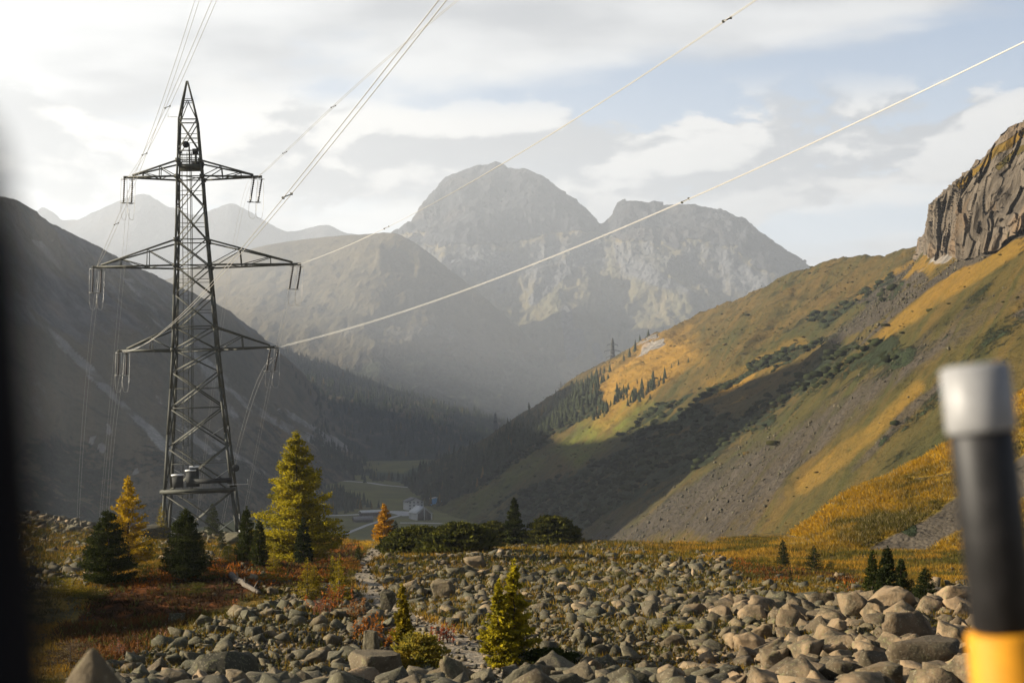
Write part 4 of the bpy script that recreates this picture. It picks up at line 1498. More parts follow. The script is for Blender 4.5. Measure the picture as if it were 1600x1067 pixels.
plant('larch_tree', 'young green larch with two stems in the boulder field beside the path', 'larch tree', 792, 1042, 870, 50, 13000, 'larch', LARCH_G, M['larch'], 16, TG, twin=.7, gap=.2, size=(0.090, 0.020))
plant('larch_tree', 'sparse young larch with bare lower stem left of the path', 'larch tree', 630, 1040, 908, 27, 4200, 'larch', OLIVE, M['larch'], 17, TG, t0=.34, gap=.3, twin=.35, size=(0.080, 0.018))
plant('larch_bush', 'low yellow green larch shrub at the foot of the sparse larch', 'shrub', 655, 1068, 985, 52, 7000, 'dome', ((.30, .21, .025), (.09, .095, .02)), M['larch'], 18, TG, size=(0.080, 0.018))
plant('juniper_bush', 'flat dark juniper mat beside the two stemmed larch', 'shrub', 855, 1040, 1012, 48, 5000, 'dome', PINE, M['pine'], 19, TG, trunk=True, size=(0.075, 0.022))
plant('stone_pine', 'left pine of the dark clump at the meadow edge', 'pine tree', 1363, 945, 857, 18, 3600, 'pine', PINE, M['pine'], 20, TG)
plant('stone_pine', 'tallest middle pine of the dark clump at the meadow edge', 'pine tree', 1386, 953, 850, 24, 5200, 'pine', PINE_D, M['pine'], 21, TG)
plant('stone_pine', 'right pine of the dark clump at the meadow edge', 'pine tree', 1408, 946, 868, 17, 3400, 'pine', PINE_D, M['pine'], 22, TG)
plant('stone_pine', 'round dark pine left of the black and yellow pole', 'pine tree', 1446, 940, 883, 23, 4200, 'pine', PINE_D, M['pine'], 23, TG)
plant('stone_pine', 'short pine between the dark clump and the round pine', 'pine tree', 1424, 938, 900, 13, 1800, 'pine', PINE, M['pine'], 24, TG)
plant('stone_pine', 'small dark pine on the meadow, left of two at the spur foot', 'pine tree', 1223, 885, 841, 13, 2200, 'pine', PINE_D, M['pine'], 25, TG)
plant('stone_pine', 'small wide dark pine on the meadow, right of two at the spur foot', 'pine tree', 1272, 892, 850, 18, 2600, 'spruce', PINE_D, M['pine'], 26, TG)
plant('stone_pine', 'low green pine shrub just right of the meadow pines', 'shrub', 1298, 893, 874, 11, 1100, 'pine', MUGO, M['pine'], 27, TG)
plant('stone_pine', 'tiny dark pine standing in the orange meadow', 'pine tree', 1235, 914, 888, 8, 1000, 'spruce', PINE_D, M['pine'], 28, TG)
for k, (u, v, vt, hw_, lab, kind_, col_) in enumerate(((232, 874, 834, 13, 'small dark pine between the yellow larch and the cone shaped pine', 'stone_pine', PINE), (313, 884, 846, 12, 'olive larch sapling touching the cone shaped pine on its right', 'larch_tree', OLIVE),
                                                       (347, 862, 826, 10, 'small dark pine right of the pylon platform pine', 'stone_pine', PINE_D), (428, 893, 852, 14, 'olive larch sapling under the left branches of the big larch', 'larch_tree', OLIVE),
                                                       (520, 908, 866, 16, 'yellowish larch sapling right of the black looking pine', 'larch_tree', LARCH_G), (150, 884, 852, 14, 'little dark pine behind the leftmost dark pine', 'stone_pine', PINE),
                                                       (560, 876, 850, 9, 'tiny dark pine at the start of the footpath', 'stone_pine', PINE))):
    plant(kind_, lab, 'larch tree' if 'larch' in kind_ else 'pine tree', u, v, vt, hw_, 1900, 'larch' if 'larch' in kind_ else 'pine', col_, M['larch' if 'larch' in kind_ else 'pine'], 80 + k, TG)
# dwarf pine thickets on the ridge
for k, (u, v, vt, hw_, lab) in enumerate(((652, 862, 822, 56, 'left dwarf pine thicket mound right of the orange larch'), (718, 866, 816, 62, 'long middle dwarf pine thicket on the boulder ridge'),
                                          (772, 850, 815, 36, 'dwarf pine thicket touching the lone spruce on its left'), (862, 852, 805, 46, 'dwarf pine thicket mound right of the lone spruce'),
                                          (660, 846, 806, 20, 'small upright dwarf pine sticking out behind the left thicket'))):
    plant('dwarf_pine', lab, 'shrub', u, v, vt, hw_, 9000 if hw_ > 30 else 2500, 'dome', MUGO, M['pine'], 40 + k, 'dwarf pine thickets on the ridge', size=(0.30, 0.085), lift=.0, droop=0.0)
# small bushes
for k, (u, v, vt, hw_, lab, col) in enumerate(((1190, 888, 868, 30, 'low green bush on the meadow left of the small pines', MUGO), (580, 856, 842, 22, 'small bright yellow bush left of the orange larch', ((.55, .33, .02), (.40, .22, .02))),
                                               (230, 905, 880, 26, 'low green bush between the two big dark pines', MUGO), (330, 905, 868, 24, 'low green bush right of the cone shaped pine', MUGO),
                                               (110, 930, 900, 34, 'low grassy bush at the left edge below the boulders', OLIVE), (880, 895, 880, 38, 'flat olive cushion shrub on the boulder slope', OLIVE),
                                               (720, 893, 880, 34, 'flat reddish cushion shrub below the long thicket', ((.13, .075, .02), (.06, .04, .015))),
                                               (300, 930, 908, 34, 'low dark green bush at the left rim of the hollow', MUGO), (430, 908, 886, 26, 'low olive bush between the small pine and the log', OLIVE),
                                               (140, 940, 915, 30, 'low green bush at the foot of the leftmost dark pine', MUGO), (545, 892, 868, 22, 'orange brown bush right of the big larch', ((.22, .10, .014), (.09, .05, .012))),
                                               (410, 858, 838, 18, 'yellow bush behind the two slender pines', ((.32, .19, .012), (.15, .10, .012))), (1175, 905, 893, 22, 'small dark heath cushion in the orange meadow', MUGO),
                                               (960, 905, 890, 26, 'small green cushion shrub in the middle of the boulder field', MUGO), (1060, 985, 968, 30, 'olive cushion shrub among the rubble left of the right heap', OLIVE),
                                               (110, 1040, 995, 45, 'bare twiggy brown bush beside the pointed stone', ((.12, .085, .05), (.05, .035, .02))))):
    plant('low_bush', lab, 'shrub', u, v, vt, hw_, 2600, 'dome', col, M['herb'], 60 + k, 'low bushes', trunk=('twiggy' in lab), whorls=14)


# ------------------------------------------------------------------ rocks
def ico(sub):
    t = (1 + 5 ** .5) / 2
    v = np.array([(-1, t, 0), (1, t, 0), (-1, -t, 0), (1, -t, 0), (0, -1, t), (0, 1, t), (0, -1, -t), (0, 1, -t), (t, 0, -1), (t, 0, 1), (-t, 0, -1), (-t, 0, 1)], float)
    v /= np.linalg.norm(v, axis=1, keepdims=True)
    f = [(0, 11, 5), (0, 5, 1), (0, 1, 7), (0, 7, 10), (0, 10, 11), (1, 5, 9), (5, 11, 4), (11, 10, 2), (10, 7, 6), (7, 1, 8), (3, 9, 4), (3, 4, 2), (3, 2, 6), (3, 6, 8), (3, 8, 9), (4, 9, 5), (2, 4, 11), (6, 2, 10), (8, 6, 7), (9, 8, 1)]
    v = list(map(tuple, v))
    for _ in range(sub):
        cache, nf = {}, []
        def mid(a, b):
            k = (min(a, b), max(a, b))
            if k not in cache:
                p = np.array(v[a]) + np.array(v[b]); p /= np.linalg.norm(p)
                v.append(tuple(p)); cache[k] = len(v) - 1
            return cache[k]
        for a, b, c in f:
            x, y, z = mid(a, b), mid(b, c), mid(c, a)
            nf += [(a, x, z), (b, y, x), (c, z, y), (x, y, z)]
        f = nf
    return np.array(v), np.array(f)


def rock_shape(npts, rg, cuts=0, rough=0.05):
    """angular stone: convex hull of a few points, optionally subdivided and roughened"""
    bm = bmesh.new()
    p = rg.normal(0, 1, (npts, 3))
    p /= np.linalg.norm(p, axis=1, keepdims=True)
    p = np.sign(p) * np.abs(p) ** 0.75 * rg.uniform(0.72, 1.08, (npts, 1))
    for q in p: bm.verts.new(q)
    res = bmesh.ops.convex_hull(bm, input=bm.verts)
    junk = [e for e in res['geom_interior'] if isinstance(e, bmesh.types.BMVert)]
    bmesh.ops.delete(bm, geom=junk, context='VERTS')
    if cuts:
        bmesh.ops.subdivide_edges(bm, edges=bm.edges[:], cuts=cuts, use_grid_fill=True)
    bmesh.ops.triangulate(bm, faces=bm.faces[:])
    bm.verts.index_update()
    v = np.array([w_.co[:] for w_ in bm.verts])
    f = np.array([[w_.index for w_ in fc.verts] for fc in bm.faces])
    nrm = np.array([w_.normal[:] for w_ in bm.verts])
    bm.normal_update()
    bm.free()
    if cuts:
        o = rg.uniform(0, 50, 3)
        n = fbm(v * 1.6 + o, 1.0, 4, 0.6)
        st = fbm(v * np.array([.8, .8, 4.5]) + o, 1.0, 2)
        v = v * (1 + rough * 1.6 * n + rough * .7 * st)[:, None]
    return v, f


import bmesh
rgR = np.random.default_rng(5)
SH_HI = [rock_shape(int(rgR.integers(11, 17)), rgR, 3, 0.085) for _ in range(26)]
SH_MID = [rock_shape(int(rgR.integers(10, 15)), rgR, 1, 0.06) for _ in range(24)]
SH_LO = [rock_shape(int(rgR.integers(9, 13)), rgR) for _ in range(30)]
SH_TINY = [rock_shape(int(rgR.integers(7, 9)), rgR) for _ in range(30)]

# hand placed boulders: u, v (foot), width px, height px, label
BIG = [(585, 1070, 104, 52, 'big flat topped grey boulder at the bottom edge left of the larch shrub'),
       (345, 1072, 112, 50, 'wide dark shaded boulder at the bottom edge, left part'),
       (1398, 958, 92, 42, 'large smooth boulder right below the dark pine clump'),
       (1492, 950, 62, 42, 'pale boulder leaning at the pole, topmost of the right heap'),
       (1338, 968, 62, 48, 'tall tan boulder left of the smooth boulder under the pines'),
       (1420, 1010, 100, 55, 'wide tan boulder in the middle of the right heap'),
       (1445, 1062, 130, 62, 'largest cracked slab boulder at the bottom right beside the pole'),
       (1500, 1015, 62, 50, 'pale round boulder touching the yellow pole'),
       (1305, 1000, 46, 34, 'reddish brown wedge boulder above the white stone'),
       (1297, 1042, 28, 26, 'small whitish stone in the bottom right heap'),
       (868, 1072, 92, 44, 'grey boulder with mossy top at the bottom edge right of the two stemmed larch'),
       (1245, 975, 62, 34, 'long tan boulder on the upper edge of the right heap'),
       (1170, 1020, 58, 40, 'dark sided boulder left of the right heap'),
       (1205, 1045, 48, 40, 'rusty tan boulder at the bottom edge of the right heap'),
       (690, 935, 46, 30, 'dark brown boulder in the middle of the boulder field left of the two stemmed larch'),
       (605, 955, 26, 36, 'upright grey stone beside the footpath'),
       (578, 1020, 30, 34, 'squarish upright stone above the big flat topped boulder'),
       (362, 852, 48, 20, 'pale boulder under the pylon behind the small pines'),
       (240, 845, 60, 24, 'pale slab stone behind the golden larch'),
       (275, 972, 30, 20, 'grey stone lying in the dark hollow'),
       (740, 890, 40, 22, 'brown boulder below the long thicket')]
occupied = []


def place_boulder(u, v, wpx, hpx, label, seed):
    rg = np.random.default_rng(900 + seed)
    d = ground_d(u, min(v, 1067)) if v <= 1067 else 22.5
    x = (u - 800) / F * d
    z = gz(x, d)
    W_, H_ = wpx / F * d, hpx / F * d
    V, f = rock_shape(int(rg.integers(13, 19)), rg, 5, 0.08)
    V = V / np.abs(V).max(axis=0)
    if 'flat' in label or 'slab' in label: V[:, 2] = np.clip(V[:, 2], -1, 0.6) / 0.6
    V = V * np.array([W_ / 2, W_ / 2 * rg.uniform(.75, 1.0), H_ * 0.66])
    me = mk_mesh('boulder', V, f)
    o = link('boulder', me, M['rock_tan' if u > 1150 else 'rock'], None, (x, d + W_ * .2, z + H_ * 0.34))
    tag(o, label, 'boulder')
    occupied.append((x, d + W_ * .2, W_ * .45))


for k, b in enumerate(BIG): place_boulder(*b, k)


def sample_rubble():
    rg = np.random.default_rng(77)
    N = 420000
    # denser close to the camera, thinning with distance
    y = 17 * (215 / 17) ** (rg.random(N) ** 0.80)
    x = y * rg.uniform(-.43, .44, N)
    V = np.stack([x, y, g(x, y)], 1)
    u, v = px(V[:, 0], V[:, 1], V[:, 2])
    z = zone_rubble(u, v, V)
    pathk = band(u, v, PATH, np.interp(v, [850, 1067], [10, 36]))
    hid = (over_ridge(x, y) < 6)
    keep = (rg.random(N) < z * 0.75) & hid
    small = (rg.random(N) < 0.06 * pathk + 0.05 * (z > .08) + .004) & hid & ~keep
    return V, u, v, keep, small, z


def over_ridge(x, y):
    return y - np.interp(x / np.maximum(y, 8), A_K, YR_K)


def scatter_rocks():
    rg = np.random.default_rng(78)
    V, u, v, keep, small, zz = sample_rubble()
    idx = np.where(keep)[0]
    rg.shuffle(idx)
    # power law sizes; bigger in the right heap and on the near left bank
    heap = sstep(u[idx], 1080, 1300) * sstep(v[idx], 935, 975)
    r = 0.047 * (1 - rg.random(len(idx))) ** (-0.37)
    r = np.minimum(r, 0.30) * (1 + 0.75 * heap * (rg.random(len(idx)) < .6))
    r = np.minimum(r, .40)
    r *= 0.80 + 0.35 * sstep(fbm(V[idx], 9, 3, seed=101), -.2, .35)
    r *= np.interp(V[idx, 1], [20, 40, 70, 120, 200], [1.0, 1.15, 1.4, 1.8, 3.0])
    # larger first, thinned so that they pile but do not swallow each other
    order = np.argsort(-r * V[idx, 1] ** -0.35)
    idx, r = idx[order], r[order]
    cell = {}
    chosen = []
    cs_ = 0.55
    for i, rr in zip(idx, r):
        x, y, z = V[i]
        if any((x - a) ** 2 + (y - b) ** 2 < (c + rr * .3) ** 2 for a, b, c in occupied): continue
        key = (int(x // cs_), int(y // cs_))
        ok = True
        rad = 0 if rr < .2 else 1
        for dx in (-1, 0, 1):
            for dy in (-1, 0, 1):
                for (a, b, c) in cell.get((key[0] + dx, key[1] + dy), ()):
                    if (x - a) ** 2 + (y - b) ** 2 < (0.66 * (c + rr)) ** 2:
                        ok = False; break
                if not ok: break
            if not ok: break
        if not ok: continue
        cell.setdefault(key, []).append((x, y, rr))
        chosen.append((i, rr))
        if len(chosen) > 85000: break
    si = np.where(small)[0][:9000]
    for i in si: chosen.append((i, float(rg.uniform(.025, .065)) * (1 + V[i, 1] / 60)))
    ci = np.array([c[0] for c in chosen]); cr_ = np.array([c[1] for c in chosen])
    app = cr_ / V[ci, 1]
    uu, vv = u[ci], v[ci]
    vis = (uu > -10) & (uu < 1610) & (vv < 1085)
    app = np.where(vis, app, app * .2)
    order = np.argsort(-app)
    n_ind = 275
    # individuals
    meshes = []
    for k, (sv, sf) in enumerate(SH_HI):
        meshes.append(mk_mesh('boulder', sv, sf))
        meshes[-1].materials.append(M['rock'])
    tans = [mk_mesh('boulder', sv, sf) for sv, sf in SH_HI]
    for q_ in tans: q_.materials.append(M['rock_tan'])
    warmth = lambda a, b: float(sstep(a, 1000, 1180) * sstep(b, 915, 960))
    def regime(rad, uq, vq):
        """label and group from the place in the boulder field"""
        tone = 'large' if rad > .30 else 'mid sized'
        if uq > 1080 and vq > 925:
            if uq > 1400 and vq > 1020: w_ = 'beside the cracked slab'
            elif uq > 1440: w_ = 'just left of the marker pole'
            elif vq > 1045 and uq > 1260: w_ = 'below the small whitish stone'
            elif vq > 1045: w_ = 'at the bottom edge left of the whitish stone'
            elif uq > 1340 and vq < 985: w_ = 'under the dark pine clump'
            elif uq > 1260: w_ = 'in the middle of the sunlit right heap'
            elif vq < 985: w_ = 'on the left upper edge of the right heap'
            else: w_ = 'on the left flank of the right heap'
            return tone + ' tan angular boulder ' + w_, 'boulders ' + w_
        if uq > 640 and vq > 960:
            if uq < 760: w_ = 'between the larch shrub and the two stemmed larch'
            elif uq < 900: w_ = 'right behind the two stemmed larch'
            elif vq > 1040: w_ = 'at the bottom edge right of the juniper mat'
            else: w_ = 'right of the two stemmed larch'
            return tone + ' grey angular stone ' + w_, 'stones ' + w_
        if uq > 640: w_ = 'in the wide field below the thickets'
        elif vq > 905:
            if uq < 300: w_ = 'on the left bank near the pointed stone'
            elif uq < 430: w_ = 'on the bank edge above the dark hollow'
            elif vq > 1010: w_ = 'left of the flat topped boulder'
            else: w_ = 'on the bank left of the footpath'
        else: w_ = 'on the rough rise behind the left pines'
        return tone + ' grey angular stone ' + w_, 'stones ' + w_
    LM = [(585, 1045, 'flat topped boulder'), (345, 1045, 'wide dark boulder'), (1398, 940, 'boulder under the pines'), (1492, 930, 'pale boulder at the pole'), (1338, 945, 'tall tan boulder'),
          (1420, 985, 'wide boulder of the right heap'), (1445, 1035, 'cracked slab boulder'), (1305, 985, 'reddish wedge boulder'), (1297, 1030, 'small whitish stone'), (868, 1055, 'mossy topped boulder'),
          (1245, 960, 'long tan boulder'), (1170, 1005, 'dark sided boulder'), (1205, 1030, 'rusty tan boulder'), (605, 935, 'upright stone beside the path'), (578, 1000, 'squarish upright stone'),
          (792, 1030, 'two stemmed larch'), (630, 1030, 'sparse young larch'), (855, 1030, 'juniper mat'), (152, 1040, 'blurred pointed stone'), (385, 915, 'fallen log'), (690, 925, 'dark brown boulder')]
    DIRN = ['right of', 'to the lower right of', 'below', 'to the lower left of', 'left of', 'to the upper left of', 'above', 'to the upper right of']
    ORD = ['closest', 'second closest', 'third closest', 'fourth closest', 'fifth closest', 'sixth closest', 'seventh closest', 'eighth closest', 'ninth closest', 'tenth closest']
    slots = {}
    for o_ in order[:n_ind]:
        ds = [(math.hypot(uu[o_] - a, vv[o_] - b), a, b, nm) for a, b, nm in LM]
        dd, a, b, nm = min(ds)
        sec = int(round(math.atan2(vv[o_] - b, uu[o_] - a) / (math.pi / 4))) % 8
        slots.setdefault((nm, sec), []).append((dd, o_))
    own = {}
    for (nm, sec), lst in slots.items():
        for k, (dd, o_) in enumerate(sorted(lst)[:10]):
            own[o_] = ORD[k] + ' %s ' + DIRN[sec] + ' the ' + nm
    for o_ in order[:n_ind]:
        i, rr = ci[o_], cr_[o_]
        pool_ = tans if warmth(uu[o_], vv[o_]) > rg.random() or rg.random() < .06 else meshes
        ob = bpy.data.objects.new('boulder', pool_[int(rg.integers(len(pool_)))])
        C.objects.link(ob)
        sc = rr * np.array([rg.uniform(.9, 1.35), rg.uniform(.85, 1.25), rg.uniform(.6, .95)])
        ob.scale = sc
        ob.rotation_euler = (rg.normal(0, .35), rg.normal(0, .35), rg.uniform(0, 6.28))
        ob.location = (V[i, 0], V[i, 1], V[i, 2] + sc[2] * 0.30)
        la, gr = regime(rr, uu[o_], vv[o_])
        if o_ in own:
            la = own[o_] % ('tan boulder' if 'tan' in la else 'grey stone')
        tag(ob, la, 'boulder', gr)
    # the rest, one mass of rubble
    rest = order[n_ind:]
    Vs, Fs, Ts, Ws = [], [], [], []
    off = 0
    for o_ in rest:
        i, rr = ci[o_], cr_[o_]
        a = rr / V[i, 1] * 1280
        pool = SH_MID if a > 8 else (SH_LO if a > 3.2 else SH_TINY)
        sv, sf = pool[int(rg.integers(len(pool)))]
        sc = rr * np.array([rg.uniform(.9, 1.4), rg.uniform(.8, 1.25), rg.uniform(.55, .95)])
        ang = rg.uniform(0, 6.28); ti = rg.normal(0, .45)
        ca_, sa_ = math.cos(ang), math.sin(ang); ct_, st_ = math.cos(ti), math.sin(ti)
        Rm = np.array([[ca_, -sa_, 0], [sa_, ca_, 0], [0, 0, 1]]) @ np.array([[1, 0, 0], [0, ct_, -st_], [0, st_, ct_]])
        p = (sv * sc) @ Rm.T + np.array([V[i, 0], V[i, 1], V[i, 2] + sc[2] * 0.28])
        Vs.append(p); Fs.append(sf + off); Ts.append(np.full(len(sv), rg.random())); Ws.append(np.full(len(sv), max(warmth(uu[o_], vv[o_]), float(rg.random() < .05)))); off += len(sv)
    me = mk_mesh('rubble', np.concatenate(Vs), np.concatenate(Fs), {'tone': np.concatenate(Ts), 'warm': np.concatenate(Ws)})
    o = link('rubble', me, M['rubble'])
    tag(o, 'grey angular rubble covering the boulder field', 'rubble', None, 'stuff')



scatter_rocks()


# ------------------------------------------------------------------ grass, shrubs and stalks as ground cover
def tufts(name, label, pts, hgt, wid, blades, cols, rg, mat, spread=0.6, upright=1.0):
    n = len(pts)
    p = np.repeat(pts, blades, axis=0)
    hh = np.repeat(hgt, blades) * rg.uniform(.55, 1.2, n * blades)
    a = rg.uniform(0, 6.28, n * blades)
    rr = np.repeat(hgt, blades) * spread * np.sqrt(rg.random(n * blades))
    base = p + np.stack([np.cos(a) * rr, np.sin(a) * rr, 0 * rr - .02], 1)
    dirv = np.stack([np.cos(a) * .6, np.sin(a) * .6, np.full(n * blades, upright)], 1) + rg.normal(0, .3, (n * blades, 3))
    dirv /= np.linalg.norm(dirv, axis=1, keepdims=True)
    b2 = rg.uniform(0, 6.28, n * blades)
    sd = np.stack([np.cos(b2), np.sin(b2), 0 * b2], 1) * (np.repeat(wid, blades) * rg.uniform(.7, 1.4, n * blades))[:, None]
    V = np.stack([base - sd, base + sd, base + dirv * hh[:, None]], 1).reshape(-1, 3)
    T = np.arange(len(V)).reshape(-1, 3)
    c = np.repeat(cols, blades, axis=0) * rg.uniform(.75, 1.25, (n * blades, 1))
    me = mk_mesh(name, V, T, {'tint': np.repeat(c, 3, axis=0)})
    o = link(name, me, mat)
    return tag(o, label, None, None, 'stuff')


def ground_cover():
    rg = np.random.default_rng(55)
    N = 90000
    y = 18 + (150 - 18) * rg.random(N) ** 1.2
    x = y * rg.uniform(-.44, .44, N)
    V = np.stack([x, y, g(x, y)], 1)
    u, v = px(V[:, 0], V[:, 1], V[:, 2])
    rub = zone_rubble(u, v, V)
    red = zone_red(u, v, V)
    path = band(u, v, PATH, np.interp(v, [850, 1067], [9, 32]))
    ok = (over_ridge(x, y) < 3) & (path < .3)
    pr = rg.random(N)
    gi = np.where(ok & (rub < .35) & (red < .35) & (pr < .75))[0]
    warm = sstep(fbm(V[gi], 3, 3, seed=111), -.25, .3)[:, None]
    cols = np.array([.22, .12, .016]) * warm + np.array([.062, .054, .012]) * (1 - warm)
    d = V[gi, 1]
    tufts('grass', 'dry yellow and green grass tufts between the boulders', V[gi], np.interp(d, [20, 100], [.16, .40]), np.interp(d, [20, 100], [.010, .04]), 7, cols, rg, M['herb'])
    ri = np.where(ok & (red > .3) & (pr < .8))[0]
    hot = sstep(fbm(V[ri], 2.2, 3, seed=112), -.15, .35)[:, None]
    brt = sstep(V[ri, 1], 44, 56)[:, None]
    hot = hot * (.25 + .75 * brt)  # reds dulled around the hollow, its shade put into the colour
    cols = np.array([.24, .080, .014]) * hot + np.array([.045, .026, .012]) * (1 - hot)
    grn = (rg.random(len(ri)) < .22)[:, None]
    cols = np.where(grn, np.array([.06, .06, .016]), cols)
    d = V[ri, 1]
    tufts('red_shrubs', 'low russet and orange bilberry shrubs', V[ri], np.interp(d, [20, 100], [.18, .34]), np.interp(d, [20, 100], [.025, .06]), 9, cols, rg, M['herb'], spread=.9, upright=.7)
    # little plants squeezed between the stones
    bi = np.where(ok & (rub > .4) & (pr < .34))[0]
    cols = np.where((rg.random(len(bi)) < .5)[:, None], np.array([.14, .085, .012]), np.array([.05, .048, .010]))
    d = V[bi, 1]
    tufts('cushion_plants', 'small olive and yellow plants between the stones', V[bi], np.interp(d, [20, 100], [.17, .45]), np.interp(d, [20, 100], [.014, .055]), 10, cols, rg, M['herb'], spread=1.2)
    # long dry grass of the spur
    k = rg.integers(0, len(SPUR_V), 60000)
    j = rg.normal(0, .12, (len(k), 3)); j[:, 2] = 0
    P_ = SPUR_V[k] + j
    uu, vv = px(P_[:, 0], P_[:, 1], P_[:, 2])
    m = {q: np.zeros(len(P_)) for q in MASKS}
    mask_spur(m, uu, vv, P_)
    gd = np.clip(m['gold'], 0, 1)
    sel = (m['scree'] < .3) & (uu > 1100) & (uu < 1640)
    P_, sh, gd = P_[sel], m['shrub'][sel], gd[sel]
    warm = sstep(fbm(P_, 3, 5, .65, seed=114) * 1.5 - sh * .45 + gd * .9, -.15, .95)[:, None]  # tufts turn golder toward the crest, partly sunlight put into the colour
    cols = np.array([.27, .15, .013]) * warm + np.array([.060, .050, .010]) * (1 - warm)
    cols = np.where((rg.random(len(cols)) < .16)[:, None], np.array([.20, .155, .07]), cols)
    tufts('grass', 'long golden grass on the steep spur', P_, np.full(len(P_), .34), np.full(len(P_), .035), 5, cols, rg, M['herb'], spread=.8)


ground_cover()
# fireweed stalks, each clump a plant
for k, (u, v, hpx, lab, col) in enumerate(((518, 955, 42, 'tallest orange dry fireweed clump beside the path', (.26, .085, .018)), (500, 962, 28, 'pinkish dry fireweed clump left of the tallest one', (.22, .08, .035)),
                                            (556, 968, 34, 'dry orange fireweed right of the tallest clump', (.22, .095, .025)), (368, 962, 26, 'single rusty dry stalk on the bank edge above the hollow', (.30, .10, .03)),
                                            (448, 962, 22, 'single pale dry stalk on the bank left of the fireweed', (.36, .20, .08)), (570, 1000, 44, 'orange dry fireweed beside the squarish stone', (.28, .10, .016)),
                                            (255, 1000, 20, 'short pale dry stalk at the lower bank edge', (.34, .18, .10)), (192, 1025, 28, 'pinkish dry herb above the pointed stone', (.22, .085, .04)),
                                            (688, 1005, 34, 'red leaved plant right of the larch shrub', (.26, .055, .018)), (612, 1010, 30, 'orange leaved plant left of the sparse larch', (.32, .11, .012)))):
    d = ground_d(u, v)
    x = (u - 800) / F * d
    rg = np.random.default_rng(300 + k)
    h = hpx / F * d
    root = empty('dry_herb', (x, d, gz(x, d) - .02), lab, 'dry herb', 'dry herbs by the path')
    ns = 3 if 'single' in lab or 'short' in lab else 14
    mb = MB()
    vs, cs = [], []
    for s in range(ns):
        bx, by = rg.normal(0, .3 * h, 2) if ns > 3 else rg.normal(0, .03, 2)
        tx, ty = bx + rg.normal(0, .12 * h), by + rg.normal(0, .12 * h)
        hh = h * rg.uniform(.6, 1.05)
        mb.tube([(bx, by, -.05), ((bx + tx) / 2, (by + ty) / 2, hh * .5), (tx, ty, hh)], [.008, .006, .003], 4)
        for l in range(26):
            f = rg.uniform(.15, 1)
            c0 = np.array([bx + (tx - bx) * f, by + (ty - by) * f, hh * f])
            dr = rg.normal(0, 1, 3); dr[2] = abs(dr[2]) * .8; dr /= np.linalg.norm(dr)
            sd = np.cross(dr, rg.normal(0, 1, 3)); sd /= np.linalg.norm(sd)
            L = .11 * h * rg.uniform(.7, 1.5)
            vs += [c0 - sd * L * .22, c0 + sd * L * .22, c0 + dr * L]
            cs += [np.array(col) * rg.uniform(.6, 1.3)] * 3
    mb.build('stalks', M['bark'], root)['kind'] = 'stuff'
    me = mk_mesh('leaves', np.array(vs), np.arange(len(vs)).reshape(-1, 3), {'tint': np.array(cs)})
    link('leaves', me, M['herb'], root)

# fallen trunk in the hollow
def fallen_log():
    da = ground_d(352, 903); a = np.array(P(360, 903, da)); b = np.array(P(405, 930, ground_d(405, 932)))
    a[2] = gz(a[0], a[1]) + .14; b[2] = gz(b[0], b[1]) + .12
    root = empty('fallen_log', a, 'pale fallen tree trunk lying in the dark hollow', 'log')
    f = np.linspace(0, 1, 9)[:, None]
    rg = np.random.default_rng(3)
    pts = (b - a) * f + rg.normal(0, .02, (9, 3))
    MB().tube(pts, np.linspace(.14, .08, 9), 9).build('trunk', M['log'], root, smooth=True)
    mb = MB()
    for q in (.3, .55, .8):
        p = (b - a) * q
        mb.tube([p, p + np.array([rg.normal(0, .2), -.1, .35])], [.035, .012], 5)
    mb.build('branch_stub', M['log'], root)


fallen_log()


# ------------------------------------------------------------------ distant woods and thickets
def far_conifers(V, hs, rg, cols, sides=6):
    vs, ts, cs = [], [], []
    off = 0
    for p, h, c in zip(V, hs, cols):
        R = h * rg.uniform(.17, .26)
        for (z0, z1, r) in ((0.02, .5, 1.0), (.28, .78, .72), (.55, 1.0, .42)):
            a = np.arange(sides) / sides * 6.283 + rg.uniform(0, 6.28)
            rr = R * r * rg.uniform(.75, 1.25, sides)
            ring = np.stack([np.cos(a) * rr, np.sin(a) * rr, z0 * h + rg.normal(0, .03 * h, sides)], 1)
            top = np.array([[rg.normal(0, .02 * h), rg.normal(0, .02 * h), z1 * h]])
            vs.append(np.concatenate([ring, top]) + p)
            t = np.stack([np.arange(sides), (np.arange(sides) + 1) % sides, np.full(sides, sides)], 1)
            ts.append(t + off); off += sides + 1
            cs.append(np.repeat((np.asarray(c) * rg.uniform(.75, 1.25))[None], sides + 1, 0))
    return np.concatenate(vs), np.concatenate(ts), np.concatenate(cs)


def woods(name, label, V, poly, n, hr, rg, warp=10, golden=.04, thin=None):
    u, v = px(V[:, 0], V[:, 1], V[:, 2])
    w_ = fbm(V, 60, 3, seed=121) * warp
    ins = soft_poly(u + w_, v + w_ * .6, poly, 6)
    if thin is not None: ins = ins * sstep(fbm(V, thin, 3, seed=122), -.1, .3)
    k = np.where(ins > rg.random(len(V)))[0]
    if len(k) == 0: return
    k = rg.choice(k, n, replace=True)
    p = V[k] + np.stack([rg.normal(0, 3.5, n), rg.normal(0, 3.5, n), np.full(n, -.4)], 1)
    cols = np.where((rg.random(n) < golden)[:, None], np.array([.085, .055, .012]), np.array([.026, .031, .015]))
    vs, ts, cs = far_conifers(p, rg.uniform(*hr, n), rg, cols)
    o = link(name, mk_mesh(name, vs, ts, {'tint': cs}), M['pine'])
    tag(o, label, None, None, 'stuff')


